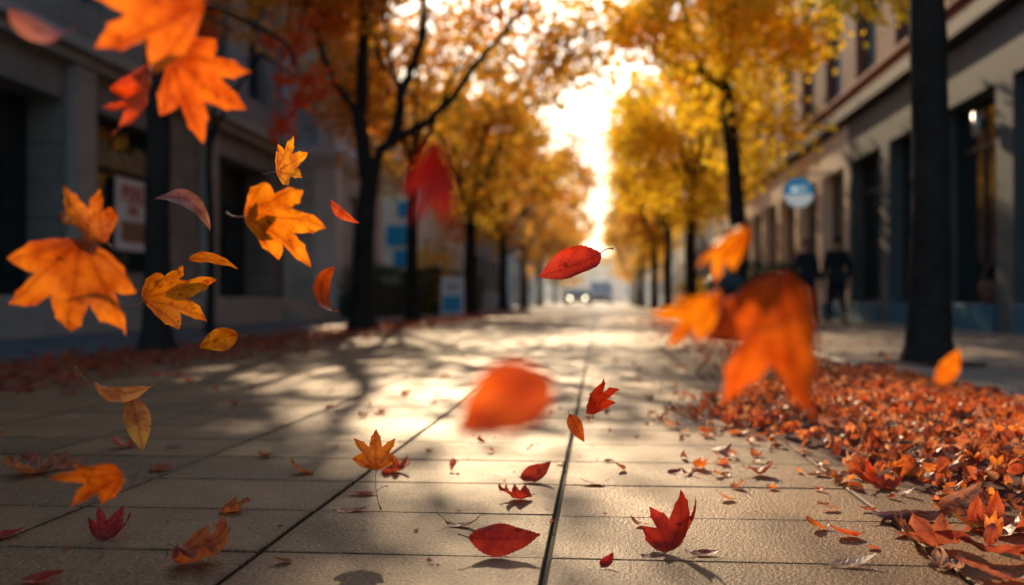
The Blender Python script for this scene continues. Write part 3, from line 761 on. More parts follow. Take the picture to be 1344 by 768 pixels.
# hanging red leaves of the second, smaller tree between the first two
RS = [P(x, y, d) for x, y, d in ((385, 60, 11.4), (400, 95, 11.5), (372, 95, 11.6), (390, 125, 11.4), (412, 118, 11.3), (375, 150, 11.5), (368, 165, 11.5), (425, 92, 11.7), (395, 45, 11.6), (355, 45, 11.8), (405, 20, 11.9))]
tree((-4.9, 12.2, .02), .05, 2.6, [([(-4.9, 12.2, 2.4), (-4.6, 12.1, 3.0), P(345, 70, 11.8), P(372, 92, 11.5), P(400, 105, 11.4)], .03, .008), ([(-4.9, 12.2, 2.4), (-4.8, 12.2, 3.3), (-4.7, 12.3, 4.2)], .03, .01)],
     [((-4.7, 12.2, 4.6), (1.0, 1.0, .8))], 8, 900, .075, 'cr_red', 'slender tree with scarlet leaves behind the nearest left trunk', 12, sig=.085, sprays=RS, twigr=.005)
# forked tree
Y2 = 15.3
lp = lambda L_, d=Y2, : [P(x, y, d + dd) for x, y, dd in L_]
L2 = G(476, 433)
L2 = (L2.x, L2.y, 0)
tp = [(L2[0], L2[1], -.02), (L2[0], L2[1], .06), (L2[0], L2[1], .25), (L2[0]+.0, L2[1], .6)] + [tuple(P(x, y, Y2)) for x, y in ((477, 330), (480, 275), (486, 232), (489, 212))]
limbs2 = [
    (lp([(480, 232, 0), (476, 195, .0), (473, 150, .1), (475, 100, .1), (478, 40, .2), (481, -30, .3), (484, -160, .5)]), .125, .06),
    (lp([(476, 190, 0), (462, 140, -.1), (441, 112, -.2), (425, 75, -.4), (412, 30, -.5), (395, -15, -.7), (360, -90, -1.)]), .065, .03),
    (lp([(489, 220, 0), (500, 196, -.1), (520, 182, -.1), (555, 165, -.2), (592, 132, -.3), (625, 85, -.4), (660, 45, -.5), (700, -10, -.6), (740, -90, -.7)]), .085, .025),
    (lp([(512, 190, 0), (522, 160, .1), (527, 120, .1), (545, 80, .2), (556, 35, .2), (558, -20, .3), (570, -120, .4)]), .10, .035),
    (lp([(525, 125, .1), (512, 85, .2), (507, 40, .4), (500, -10, .5), (495, -110, .6)]), .05, .02),
    (lp([(507, 95, .3), (495, 60, .3), (485, 25, .2), (470, -20, .2)]), .035, .015),
    (lp([(545, 78, .2), (560, 40, .1), (580, 8, 0), (600, -25, 0)]), .015, .008),
]
tree(L2, .165, 2.5, limbs2, [((-4.5, 15.5, 5.9), (2.5, 2.2, 1.6)), ((-2.9, 15.0, 5.6), (1.6, 1.8, 1.3)), ((-4.4, 15.8, 5.9), (1.7, 2.6, 1.6)), ((-3.4, 14.0, 5.5), (1.5, 1.7, 1.2)), ((-3.4, 14.6, 5.2), (1.5, 1.7, 1.2))], 165, 17500, .10, 'cr_orange',
     'large forked tree on the left with wide dark limbs and orange leaves', 13, trunk_pts=tp, keep=lambda p: p.z > 5.1 or p.x > -3.45,
     sprays=[P(x, y, d) for x, y, d in ((500, 12, 15), (655, 22, 15), (690, 8, 14.8), (715, 60, 14.8), (735, 80, 14.9), (612, 20, 15), (700, 95, 15.1), (745, 40, 14.9), (640, 0, 14.6))])
OVER = [(600, 25), (625, 55), (640, 95), (665, 30), (680, 70), (700, 110), (715, 15), (730, 75), (748, 98), (770, 30), (765, 70), (790, 48), (812, 20), (600, 100), (580, 60), (560, 20), (655, 120), (690, 0), (735, -10), (780, 0), (830, 55), (740, 45), (715, 92), (620, 5), (645, 60), (800, 85), (845, 90), (705, 45), (670, 100), (575, 95)]
# the rest of the left row
def street_tree(x, y, r, fork, cz, rad, n, nl, ls, mat, label, seed, keep=None, sprays=(), group=None):
    rr = random.Random(seed)
    return tree((x, y, 0), r, fork, auto_limbs(x, y, fork, rad[0]*.9, cz+rad[2]*.7, 5, rr, r*.55), [((x, y, cz), rad)], n, nl, ls, mat, label, seed, group, sig=.30, keep=keep, sprays=sprays)
gap = lambda p: p.x < (-.35 if p.y > 24 else -.6)
GL, GR = 'orange trees lining the left of the walk', 'yellow trees lining the right of the walk'
street_tree(-3.95, 20.9, .13, 3.3, 5.6, (2.3, 2.2, 2.2), 80, 7000, .12, 'cr_orange', 'slim trunked orange tree just beyond the forked tree on the left', 21, gap, group=GL,
            sprays=[P(x, y, 19.5+(i % 5)*.5) for i, (x, y) in enumerate(OVER) if x < 760])
street_tree(-4.1, 31.5, .20, 3.4, 6.0, (3.9, 3.0, 3.1), 140, 10000, .14, 'cr_amber', 'amber tree beside the white sandwich board on the left', 22, gap, group=GL)
street_tree(-4.1, 42.5, .20, 3.2, 6.0, (4.0, 3.2, 3.3), 130, 9000, .16, 'cr_orange', 'fourth tall tree of the left row, burnt orange, before the blue banner', 23, gap, group=GL)
street_tree(-4.1, 54, .20, 3.0, 5.9, (4.0, 3.2, 3.3), 120, 8000, .18, 'cr_amber', 'amber tree of the left row just past the blue banner', 24, gap, group=GL)
street_tree(-4.0, 67, .22, 3.0, 5.9, (4.0, 3.2, 3.5), 110, 6500, .2, 'cr_orange', 'last orange tree of the left row before the crossing', 25, gap, group=GL)
# right row
R1 = G(1219, 478, .03)
tree((R1.x, R1.y, .03), .125, 3.8, auto_limbs(R1.x, R1.y, 3.7, 1.5, 6.4, 4, rs) + [([(R1.x, R1.y, 3.3), P(1190, -60, 7.6), P(1160, -10, 8.4), P(1150, 12, 8.6)], .03, .008)],
     [((R1.x+.5, R1.y, 5.9), (1.9, 1.9, 1.5))], 26, 2200, .085, 'cr_yellow', 'nearest tree on the right, a thick near black trunk by the shopfront', 31, sig=.22,
     sprays=[P(x, y, d) for x, y, d in ((1120, -14, 9), (1155, -16, 9), (1185, -22, 9), (1106, -35, 9))])
R2 = G(966, 428, .03)
D2 = 17.3
rp = lambda L_: [P(x, y, D2+dd) for x, y, dd in L_]
tp = [(R2.x, R2.y, .01), (R2.x, R2.y, .08), (R2.x, R2.y, .22), (R2.x, R2.y, .5)] + [tuple(P(x, y, D2)) for x, y in ((971, 330), (966, 260), (961, 190), (956, 145), (951, 112))]
limbs = [(rp([(951, 120, 0), (938, 104, 0), (920, 93, 0), (911, 65, .1), (903, 30, .2), (893, -5, .3), (880, -90, .5)]), .085, .03),
         (rp([(918, 95, 0), (898, 92, -.3), (880, 84, -.6), (855, 60, -1.), (815, 40, -1.2), (770, 45, -1.3)]), .03, .008),
         (rp([(951, 118, 0), (945, 80, .1), (937, 40, .1), (930, 0, .2), (925, -90, .3)]), .075, .03),
         (rp([(952, 112, 0), (957, 70, -.1), (962, 25, -.2), (968, -20, -.3), (985, -110, -.4)]), .06, .025),
         (rp([(956, 145, 0), (985, 160, -.4), (1015, 165, -.8), (1040, 172, -1.2)]), .02, .008)]
tree((R2.x, R2.y, .03), .15, 3.9, limbs, [((R2.x, 17.2, 6.0), (2.2, 2.1, 1.6))], 80, 9500, .11, 'cr_yellow', 'golden yellow tree on the right with a leaning dark trunk and forked limbs', 32, trunk_pts=tp, keep=lambda p: p.x > .5 and p.x < 3.95,
     sprays=[P(x, y, d) for x, y, d in ((975, 140, 16.8), (1000, 150, 16.6), (1020, 165, 16.2), (1040, 170, 16), (1000, 60, 17), (1035, 45, 17), (1055, 35, 16.8), (985, 95, 17), (1010, 90, 17), (1045, 70, 16.8), (870, 30, 17), (840, 15, 17), (880, 60, 17), (820, 25, 16.8), (900, 130, 17.5), (990, 200, 17.5), (985, 20, 17), (965, 200, 18), (925, 150, 18))] + [P(x, y, 16.2+(i % 3)*.3) for i, (x, y) in enumerate(OVER) if x > 735])
street_tree(2.35, 25.9, .15, 3.2, 5.2, (2.1, 2.3, 2.6), 90, 8500, .12, 'cr_yellow', 'second golden tree in the right row, behind the leaning trunk', 33, lambda p: p.x > .55, group=GR)
street_tree(2.35, 34.5, .15, 3.0, 5.4, (2.2, 2.3, 2.8), 80, 6500, .14, 'cr_yellow', 'third golden tree of the right row, half hidden behind the second', 34, lambda p: p.x > .55, group=GR)
street_tree(2.4, 44, .17, 2.8, 5.4, (2.3, 2.5, 3.0), 80, 6000, .16, 'cr_amber', 'amber tree of the right row beside the blue grey office block', 35, lambda p: p.x > .55, group=GR)
street_tree(2.4, 56, .18, 2.6, 5.2, (2.4, 2.5, 3.1), 80, 5000, .18, 'cr_yellow', 'small looking yellow tree far along the right row', 36, lambda p: p.x > .55, group=GR)
street_tree(2.5, 68, .18, 2.4, 5.2, (2.4, 2.5, 3.2), 70, 4000, .2, 'cr_amber', 'farthest amber tree on the right before the crossing', 37, lambda p: p.x > .6, group=GR)
for i, (x, y, s) in enumerate(((-4.4, 100, 41), (4.1, 98, 42), (-4.0, 116, 43), (3.7, 118, 44))):
    street_tree(x, y, .2, 2.8, 5.5, (3.2, 3, 3.4), 60, 2500, .26, 'cr_amber', ('hazy orange tree past the crossing on the left', 'hazy yellow tree past the crossing on the right', 'farthest hazy tree at the end of the left row', 'farthest hazy tree at the end of the right row')[i], s)
# ---- hedges and shrubs
def shrub(name, x0, x1, y0, y1, h, n, label, seed, ls=.07, base=0., mat='hedge', cat='hedge', inner=True):
    nr = np.random.RandomState(seed); t = empty(name, ((x0+x1)/2, (y0+y1)/2, base), label, cat)
    if inner:
        mb = MB(); mb.box(x0+.18, x1-.18, y0+.18, y1-.18, base, base+h*.8, .1); mb.build('stems', M['soil'], t)
    C = nr.uniform(0, 1, (n, 3)); ax = nr.randint(0, 5, n)
    C[ax == 0, 0] = 0; C[ax == 1, 0] = 1; C[ax == 2, 1] = 0; C[ax == 3, 1] = 1; C[ax == 4, 2] = 1
    V = []; F = []
    for i in range(n):
        p = Vector((x0+(x1-x0)*C[i, 0], y0+(y1-y0)*C[i, 1], base+.05+h*C[i, 2]))
        w_ = noise.noise(p*1.4+Vector((seed, 0, 0)))
        p += Vector(nr.normal(0, .06, 3)) + Vector((0, 0, w_*h*.25*C[i, 2]))
        a = Vector(nr.normal(0, 1, 3)).normalized(); b = a.orthogonal().normalized(); s_ = ls*nr.uniform(.6, 1.3)
        k = len(V); V += [p, p+a*s_*.5+b*s_*.35, p+a*s_, p+a*s_*.5-b*s_*.35]; F.append((k, k+1, k+2, k+3))
    me = bpy.data.meshes.new('foliage'); me.from_pydata([tuple(v) for v in V], [], F); me.materials.append(M[mat])
    o = bpy.data.objects.new('foliage', me); COL.objects.link(o); o.parent = t; o.matrix_parent_inverse = PW(t).inverted()
shrub('hedge', -6.3, -5.3, 23.9, 31, 1.15, 5000, 'clipped dark green hedge in front of the classical building', 51)
shrub('hedge', -6.4, -5.2, 32.2, 44, 1.35, 5000, 'taller dark green hedge behind the sandwich board', 52, .09)
shrub('shrub', -5.9, -4.9, 31.2, 32.6, 1.9, 1500, 'rounded shrub with yellowing leaves between the two hedges', 53, .1, mat='cr_amber', cat='shrub')
t = empty('planter', (3.2, 19.3, .035), 'dark planter box holding a low green hedge by the sunlit toned shopfront', 'planter')
MB().box(2.62, 3.62, 18.9, 19.6, .035, .62, .02).build('box', M['frame_dark'], t)
shrub('hedge', 2.62, 3.62, 18.9, 19.6, .42, 1600, 'low green hedge growing in the dark planter box', 54, .07, .6)
for k, (x, y, h, lb) in enumerate(((3.3, 30, .9, 'small yellow green bush beside the right row of trunks'), (3.4, 38, 1., 'farther yellow green bush beside the right row of trunks'))):
    shrub('bush', x-.4, x+.4, y-.5, y+.5, h, 900, lb, 60+k, .09, .035, 'cr_yellow', 'bush')

# ---- tree pits with worn earth
for k, (x, y, z) in enumerate(((R1.x, R1.y, .035), (R2.x, R2.y, .035), (2.35, 25.9, .035))):
    mb = MB(); n_ = 26; mb.v = [(x, y, z+.02)]
    for i in range(n_):
        a = 2*math.pi*i/n_; r_ = .36+.10*noise.noise(Vector((math.cos(a)*2, math.sin(a)*2, k*5.)))
        mb.v.append((x+math.cos(a)*r_, y+math.sin(a)*r_*1.1, z+.004))
    mb.f = [(0, 1+i, 1+(i+1) % n_) for i in range(n_)]
    tag(mb.build('earth', M['soil'], None, True), kind='structure')
# ------------------------------------------------------------------ street furniture
# litter bin
t = empty('litter_bin', (1.60, 12.9, 0), 'dark teal litter bin standing beside the yellow tree', 'bin')
bx, by = 1.60, 12.9
MB().box(bx-.21, bx+.21, by-.21, by+.21, .04, .66, .012).build('body', M['bin'], t)
MB().box(bx-.235, bx+.235, by-.235, by+.235, .66, .70, .01).box(bx-.19, bx+.19, by-.19, by+.19, .70, .76, .03).build('lid', M['bin'], t)
MB().box(bx-.13, bx+.13, by-.218, by-.211, .52, .62).build('slot', M['rubber'], t)
MB().box(bx-.18, bx+.18, by-.18, by+.18, .0, .04).build('base', M['rubber'], t)
# round hanging sign
t = empty('hanging_sign', (5, 21.6, 2.8), 'round blue and white sign hanging out from the right shopfront', 'sign')
c = P(1048, 253, 21.3)
def disc(mb, c, r, y0, y1, a0, a1, k=40):
    n = len(mb.v); A = [a0+(a1-a0)*i/k for i in range(k+1)]
    for y in (y0, y1):
        for a in A: mb.v.append((c.x+r*math.cos(a), y, c.z+r*math.sin(a)))
    mb.f.append(tuple(range(n, n+k+1))); mb.f.append(tuple(range(n+2*k+1, n+k, -1)))
    for i in range(k): mb.f.append((n+i, n+k+1+i, n+k+2+i, n+i+1))
    mb.f.append((n+k, n+2*k+1, n+k+1, n))
    return mb
sr = .31; cut = math.asin(-.12)
disc(MB(), c, sr, c.y-.03, c.y+.03, cut, math.pi-cut).build('blue_half', M['sign_disc_glow'], t)
SW = simple('sign_disc_white_glow', (.88, .89, .88), .5, .05, 3, 0, emis=((.5, .58, .6), .45))  # white half and lettering given a faint added glow
disc(MB(), c, sr, c.y-.0301, c.y+.0301, math.pi-cut+.001, 2*math.pi+cut-.001).build('pale_half', SW, t)
ring = MB(); ring.tube([(c.x+(sr+.008)*math.cos(a), c.y, c.z+(sr+.008)*math.sin(a)) for a in [i*2*math.pi/40 for i in range(41)]], .016, 6); ring.build('rim', M['sign_blue'], t, True)
FX = Matrix(((1, 0, 0, 0), (0, 0, -1, 0), (0, 1, 0, 0), (0, 0, 0, 1)))
text_obj('MEE', .19, SW, Matrix.Translation((c.x, c.y-.034, c.z+.07)) @ FX, t)
MB().tube([(c.x, c.y, c.z+.42), (5.02, c.y, c.z+.42)], .018).tube([(c.x, c.y, c.z+.42), (c.x, c.y, c.z+.30)], .012).build('bracket', M['metal_dark'], t)
# wall lamp on the near right pier
t = empty('wall_lamp', (4.9, 12.95, 2.7), 'small pale cylinder lamp fixed to the near right pier', 'lamp')
c = P(1291, 163, 12.9)
MB().tube([(4.88, c.y, c.z-.15), (4.88, c.y, c.z+.15)], .055, 14).build('shade', M['metal_pale'], t, True)
MB().box(4.93, 5.0, c.y-.05, c.y+.05, c.z-.06, c.z+.06).build('wall_bracket', M['metal_dark'], t)
# basket on the window ledge
t = empty('wicker_basket', (5.1, 13.2, .4), 'round brown wicker basket on the ledge of the near right shop window', 'basket')
MB().tube([(5.12, 13.35, .40), (5.12, 13.35, .45), (5.12, 13.35, .62), (5.12, 13.35, .70), (5.12, 13.35, .70)], [.14, .19, .22, .20, .02], 20).build('bowl', M['wicker'], t, True)
MB().tube([(5.12+.2*math.cos(a), 13.35, .68+.26*math.sin(a)) for a in [i*math.pi/12 for i in range(13)]], .014, 6).build('handle', M['wicker'], t, True)
# sandwich board
t = empty('sandwich_board', (-4.05, 27.6, .02), 'white and blue sandwich board standing by the left trees', 'sign')
b0 = G(594, 414); bx, by = b0.x, b0.y
def slab(name, mat, par, x0, x1, z0, z1, off, th=.02, lean=.16, sgn=1):
    mb = MB(); mb.v = []
    for dy in (0, th):
        for x, z in ((x0, z0), (x1, z0), (x1, z1), (x0, z1)): mb.v.append((bx+x, by+sgn*((1.12-z)*lean)+off+dy, .02+z))
    mb.f = [(0, 1, 2, 3), (7, 6, 5, 4), (0, 4, 5, 1), (1, 5, 6, 2), (2, 6, 7, 3), (3, 7, 4, 0)]
    return mb.build(name, mat, par)
slab('front_board', M['sign_pale'], t, -.33, .33, .0, 1.12, 0, sgn=-1); slab('back_board', M['sign_pale'], t, -.33, .33, .0, 1.12, .03)
slab('blue_print', M['sign_blue'], t, -.28, .28, .08, .55, -.004, .003, sgn=-1); slab('text_line', M['metal_dark'], t, -.2, .2, .84, .88, -.004, .003, sgn=-1); slab('text_line', M['metal_dark'], t, -.14, .14, .74, .77, -.004, .003, sgn=-1)
# blue banner on a post
t = empty('banner_post', (-4.9, 46, .02), 'tall dark post carrying a blue banner between the left trees', 'banner')
c = P(672, 305, 46)
MB().tube([(c.x-.42, 46, .02), (c.x-.42, 46, 4.6)], .06, 10).build('post', M['metal_dark'], t, True)
MB().box(c.x-.34, c.x+.34, 45.98, 46.02, c.z-.9, c.z+.9).build('banner', M['sign_blue'], t)
MB().tube([(c.x-.42, 46, c.z+.95), (c.x+.36, 46, c.z+.95)], .02).tube([(c.x-.42, 46, c.z-.95), (c.x+.36, 46, c.z-.95)], .02).build('arm', M['metal_dark'], t)
# vehicles at the crossing
def vehicle(name, cx, cy, w_, l_, h_, hood_h, paint, label, cat, lights, cab=.28):
    t = empty(name, (cx, cy, 0), label, cat)
    hw = w_/2
    prof = [(0, .32), (0, hood_h*.85), (.15, hood_h), (l_*cab, hood_h+.04), (l_*cab+.55, h_-.05), (l_*cab+.9, h_), (l_-.5, h_), (l_-.1, h_-.3), (l_, hood_h), (l_, .32)]
    mb = MB(); K = len(prof)
    for s, ins in ((-1, 0), (1, 0)):
        for yy, zz in prof: mb.v.append((cx+s*(hw-(.14 if zz > hood_h+.1 else 0)), cy+yy, zz))
    mb.f = [tuple(range(K)), tuple(range(2*K-1, K-1, -1))]+[(i, i+K, (i+1) % K+K, (i+1) % K) for i in range(K)]
    mb.build('body', paint, t)
    a, b = prof[3], prof[4]; n = .012; mb = MB()
    for s in (-1, 1):
        mb.v += [(cx+s*(hw-.12), cy+a[0]+.03-n, a[1]+.03), (cx+s*(hw-.24), cy+b[0]-.02-n, b[1]-.02)]
    mb.v = [(x, y-.02, z+.01) for x, y, z in mb.v]; mb.f = [(0, 2, 3, 1)]; mb.build('windscreen', M['windscreen'], t)
    for s in (-1, 1):
        mb = MB(); x0 = cx+s*(hw-.135); mb.box(x0, x0+s*.01, cy+l_*cab+.7, cy+l_-.6, hood_h+.15, h_-.15); mb.build('side_window', M['windscreen'], t)
        for yy in (.75, l_-.8):
            wv = MB(); wv.tube([(cx+s*(hw-.2), cy+yy, .33), (cx+s*(hw+.01), cy+yy, .33)], .33, 20); wo_ = wv.build('wheel', M['rubber'], t)
            MB().tube([(cx+s*(hw+.008), cy+yy, .33), (cx+s*(hw+.02), cy+yy, .33)], .19, 16).build('rim', M['metal_pale'], wo_)
        MB().tube([(cx+s*(hw-.28), cy-.02, hood_h*.72), (cx+s*(hw-.28), cy+.03, hood_h*.72)], .11, 14).build('headlight', M['lamp_on'] if lights else M['sign_white'], t)
    MB().box(cx-hw*.5, cx+hw*.5, cy-.015, cy+.02, .42, hood_h*.6).build('grille', M['rubber'], t)
    MB().box(cx-hw+.02, cx+hw-.02, cy-.06, cy+.1, .30, .42).build('bumper', M['rubber'], t)
vehicle('parked_van', .15, 84, 1.95, 4.8, 2.15, 1.15, M['van_white'], 'white van facing the camera at the far end of the walk', 'van', False, .16)
vehicle('parked_car', -1.75, 81, 1.8, 4.4, 1.45, .85, M['car_dark'], 'dark car with lit headlights left of the white van', 'car', True)

# ------------------------------------------------------------------ people
def skin_mesh(name, verts, edges, radii, mat, parent, sub=2, root=0):
    me = bpy.data.meshes.new(name); me.from_pydata(verts, edges, []); o = bpy.data.objects.new(name, me); COL.objects.link(o)
    md = o.modifiers.new('skin', 'SKIN'); md.use_smooth_shade = True
    for i, r_ in enumerate(radii):
        sv = me.skin_vertices[0].data[i]; sv.radius = (r_, r_) if not isinstance(r_, tuple) else r_
        sv.use_root = (i == root)
    ms = o.modifiers.new('sub', 'SUBSURF'); ms.levels = sub; ms.render_levels = sub
    dg = bpy.context.evaluated_depsgraph_get(); m2 = bpy.data.meshes.new_from_object(o.evaluated_get(dg)); bpy.data.objects.remove(o)
    m2.materials.clear(); m2.materials.append(mat); m2.shade_smooth()
    for pl in m2.polygons: pl.material_index = 0
    o = bpy.data.objects.new(name, m2); COL.objects.link(o)
    if parent is not None: o.parent = parent
    return o
def person(loc, rz, H, hair, top, legs, label, stride=.16, armL=(.30, .02), armR=(.30, -.02), long_coat=False, bagside=None):
    s = H/1.75
    hip, kn, an = .93, .50, .09
    j = {}
    V, E, Rr = [], [], []
    def v(n, p, r_, par=None):
        j[n] = len(V); V.append(tuple(c*s for c in p)); Rr.append(r_*s if not isinstance(r_, tuple) else tuple(q*s for q in r_))
        if par is not None: E.append((j[par], j[n]))
    v('pelvis', (0, 0, .96), (.15, .105)); v('waist', (0, 0, 1.10), (.135, .095), 'pelvis'); v('chest', (0, -.01, 1.30), (.165, .11), 'waist'); v('neckb', (0, -.01, 1.45), (.075, .07), 'chest')
    v('neck', (0, .0, 1.51), .052, 'neckb'); v('jaw', (0, .012, 1.58), (.062, .07), 'neck'); v('skull', (0, .0, 1.665), (.073, .088), 'jaw'); v('crownv', (0, -.005, 1.715), .05, 'skull')
    for sd_, nm, (ax, ay) in ((-1, 'L', armL), (1, 'R', armR)):
        v('sh'+nm, (sd_*.185, -.01, 1.40), .062, 'chest'); v('el'+nm, (sd_*(.185+.06), ay-.03, 1.12), .043, 'sh'+nm); v('wr'+nm, (sd_*(.185+.07), ay+.09, .88), .029, 'el'+nm)
        v('pa'+nm, (sd_*.258, ay+.11, .81), (.030, .042), 'wr'+nm)
        for q in range(4):
            fy = ay+.085+q*.018; ln = (.075, .085, .08, .062)[q]
            v('f%d' % q+nm, (sd_*.262, fy, .765), .010, 'pa'+nm); v('g%d' % q+nm, (sd_*.254, fy+.006, .765-ln*.6), .008, 'f%d' % q+nm); v('h%d' % q+nm, (sd_*.243, fy+.008, .765-ln), .007, 'g%d' % q+nm)
        v('t'+nm, (sd_*.245, ay+.155, .80), .010, 'pa'+nm); v('u'+nm, (sd_*.238, ay+.165, .765), .008, 't'+nm)
        st = stride*(1 if nm == 'L' else -1)
        v('hp'+nm, (sd_*.09, 0, .90), .088, 'pelvis'); v('kn'+nm, (sd_*.095, st*.45+.03, .50), .056, 'hp'+nm); v('an'+nm, (sd_*.095, st-.02, .10 if st > 0 else .13), .038, 'kn'+nm)
        v('to'+nm, (sd_*.105, st+.13, .035), .030, 'an'+nm)
    b = skin_mesh('person', V, E, Rr, M['skin'], None)
    b.location = loc; b.rotation_euler = (0, 0, rz); tag(b, label, 'person')
    def sub(name, names, add, mat, extra=None):
        idx = [j[n] for n in names]; mp = {k: i for i, k in enumerate(idx)}
        vv = [V[k] for k in idx]; ee = [(mp[a], mp[b2]) for a, b2 in E if a in mp and b2 in mp]
        rr2 = [tuple(q+add*s for q in Rr[k]) if isinstance(Rr[k], tuple) else Rr[k]+add*s for k in idx]
        return skin_mesh(name, vv, ee, rr2, mat, b)
    sub('trousers', ['pelvis', 'hpL', 'knL', 'anL', 'hpR', 'knR', 'anR'], .018, legs)
    o = sub('jacket', ['chest', 'waist', 'pelvis', 'neckb', 'shL', 'elL', 'wrL', 'shR', 'elR', 'wrR'], .024, top)
    mb = MB(); zt, zb = 1.12*s, (.62 if long_coat else .80)*s
    mb.tube([(0, 0, zb), (0, 0, (zb+zt)/2), (0, 0, zt)], [.20*s, .185*s, .16*s], 20); sk_ = mb.build('jacket_hem', top, b, True, False)
    sk_.scale = (1, .78, 1)
    # hair
    mb = MB(); hs = MB()
    vs, fs = [], []
    NU, NV = 20, 12
    for i in range(NV+1):
        ph = math.pi*i/NV*.62
        for k in range(NU):
            th = 2*math.pi*k/NU; front = max(0, math.sin(th))
            rr3 = 1+.04*math.sin(5*th)
            vs.append((math.cos(th)*math.sin(ph)*.092*s*rr3, -.008*s+math.sin(th)*math.sin(ph)*.107*s*(1-.12*front), 1.665*s+math.cos(ph)*.108*s*(1)-(0 if front < .4 else 0)))
    for i in range(NV):
        for k in range(NU):
            if i > 5 and 3 <= k <= 6: continue     # open over the face (front is +y)
            a = i*NU+k; c2 = i*NU+(k+1) % NU; fs.append((a, a+NU, c2+NU, c2))
    hs.v, hs.f = vs, fs; ho = hs.build('hair', hair, b, True, False)
    sm = ho.modifiers.new('thick', 'SOLIDIFY'); sm.thickness = .012
    for sd_ in (-1, 1):
        st = stride*(1 if sd_ < 0 else -1)
        sh = MB(); x = sd_*.10*s; y = (st-.06)*s
        zz = 0 if st > 0 else .0
        sh.tube([(x, y, .05*s), (x, y+.05*s, .055*s), (x+sd_*.005, y+.14*s, .045*s), (x+sd_*.008, y+.23*s, .032*s)], [.042*s, .05*s, .044*s, .028*s], 12); sh.build('shoe', M['rubber'], b, True, False)
    # face: eyes, nose, mouth, ears
    for sd_ in (-1, 1):
        MB().tube([(sd_*.028*s, .074*s, 1.655*s), (sd_*.028*s, .084*s, 1.655*s)], .009*s, 10).build('eye', M['sign_white'], b, True, False)
        MB().tube([(sd_*.078*s, -.01*s, 1.62*s), (sd_*.084*s, -.015*s, 1.65*s), (sd_*.079*s, -.012*s, 1.675*s)], [.006*s, .012*s, .007*s], 8).build('ear', M['skin'], b, True, False)
    MB().tube([(0, .076*s, 1.66*s), (0, .094*s, 1.625*s), (0, .084*s, 1.612*s)], [.007*s, .013*s, .009*s], 8).build('nose', M['skin'], b, True, False)
    MB().box(-.022*s, .022*s, .070*s, .079*s, 1.585*s, 1.593*s).build('mouth', M['red_ink'], b, world=False)
    return b, s
pp = G(1086, 422, .035)
person((4.50, 19.4, .035), R(8), 1.62, M['hair_dark'], M['black_cloth'], M['denim'], 'person in a dark coat and dark jeans walking away beside the shopfront', .20, long_coat=True)
q, s = person((4.06, 20.0, .035), R(195), 1.60, M['hair_red'], M['navy'], M['denim'], 'person with auburn hair and navy jacket walking towards the camera with a tan bag', .16)
t = empty('shoulder_bag', (3.72, 19.9, .8), 'tan shoulder bag hanging at the side of the auburn haired person', 'bag')
MB().box(3.70, 3.80, 19.80, 20.08, .86, 1.14, .02).build('body', M['tan'], t)
MB().tube([(3.74, 19.82, 1.14), (3.80, 19.9, 1.30), (3.90, 19.97, 1.475), (3.82, 20.02, 1.30), (3.75, 20.06, 1.14)], .010, 6).build('strap', M['tan'], t)

# ------------------------------------------------------------------ falling leaves
OR, DO, YE_, YO, RD, DR, PK, BR, CRM = (.86, .28, .025), (.74, .13, .015), (.92, .50, .02), (.90, .36, .015), (.62, .045, .015), (.36, .02, .012), (.60, .30, .22), (.42, .17, .06), (.66, .50, .33)
def fall(px, py, z, kind, seed, length, phi, pitch, roll, color, label, **kw):
    return make_leaf('falling_leaf', kind, seed, length/FPX*z, color, face_cam(phi, pitch, roll), label, 'leaf', centre=P(px, py, z), **kw)
fall(57, 28, .98, 'oval', 101, 130, -28, 10, 130, (.62, .30, .24), 'dusty pink curled leaf out of focus at the top left corner', cx=(2.2, .5), cy=(-1.3, -.8), wid=.20, stem=0, ripple=.05)
fall(183, -8, .98, 'maple', 102, 170, 172, 8, -34, OR, 'big orange maple leaf cut off by the top edge', cx=(.5, .6), cy=(-.5, -.4), ripple=.06, stem=.3)
fall(170, 130, 1.15, 'maple', 103, 116, -100, 8, 52, (.84, .13, .012), 'folded red orange maple leaf hanging below the pink one', cx=(1.2, .8), cy=(.9, .9), fold=.25, ripple=.07, stem=0)
fall(268, 112, 1.13, 'maple', 104, 116, -38, -10, 24, (.84, .24, .02), 'deep orange maple leaf with its stalk to the upper left, near the top', cx=(.4, .4), cy=(-.35, -.3), ripple=.05, stem=.34, stem_bend=-.2)
fall(381, 213, 1.85, 'maple', 105, 56, 25, 25, -18, YE_, 'small bright yellow maple leaf before the classical building', cx=(.5, 0), ripple=.05, stem=.34)
fall(374, 291, 1.50, 'maple', 106, 112, -6, 6, 38, (.92, .40, .015), 'yellow orange maple leaf pointing right, its stalk at the left', cx=(.5, .3), cy=(.3, .2), ripple=.06, stem=.22)
fall(239, 276, 1.62, 'oval', 107, 100, -14, 4, -62, (.62, .32, .22), 'thin pinkish leaf curled into an arch beside the dark trunk', cx=(1.4, 0), cy=(-2.0, -.6), wid=.22, stem=0)
fall(110, 282, 1.25, 'maple', 108, 88, 128, 10, 50, (.88, .34, .03), 'smaller curled orange maple leaf touching the top of the largest one', cx=(1.2, 1.), cy=(.7, .5), fold=.2, ripple=.07, stem=.2)
fall(97, 378, 1.24, 'maple', 109, 138, -106, -14, -10, (.84, .30, .02), 'largest sharp maple leaf on the left, orange with tips pointing down', cx=(.35, .3), cy=(-.3, -.4), ripple=.06, stem=.1)
fall(237, 386, 1.72, 'maple', 110, 94, 18, -8, 40, (.92, .38, .015), 'golden maple leaf in front of the nearest left trunk', cx=(.8, .3), cy=(.4, .2), fold=.12, ripple=.05, stem=.25, stem_bend=.3)
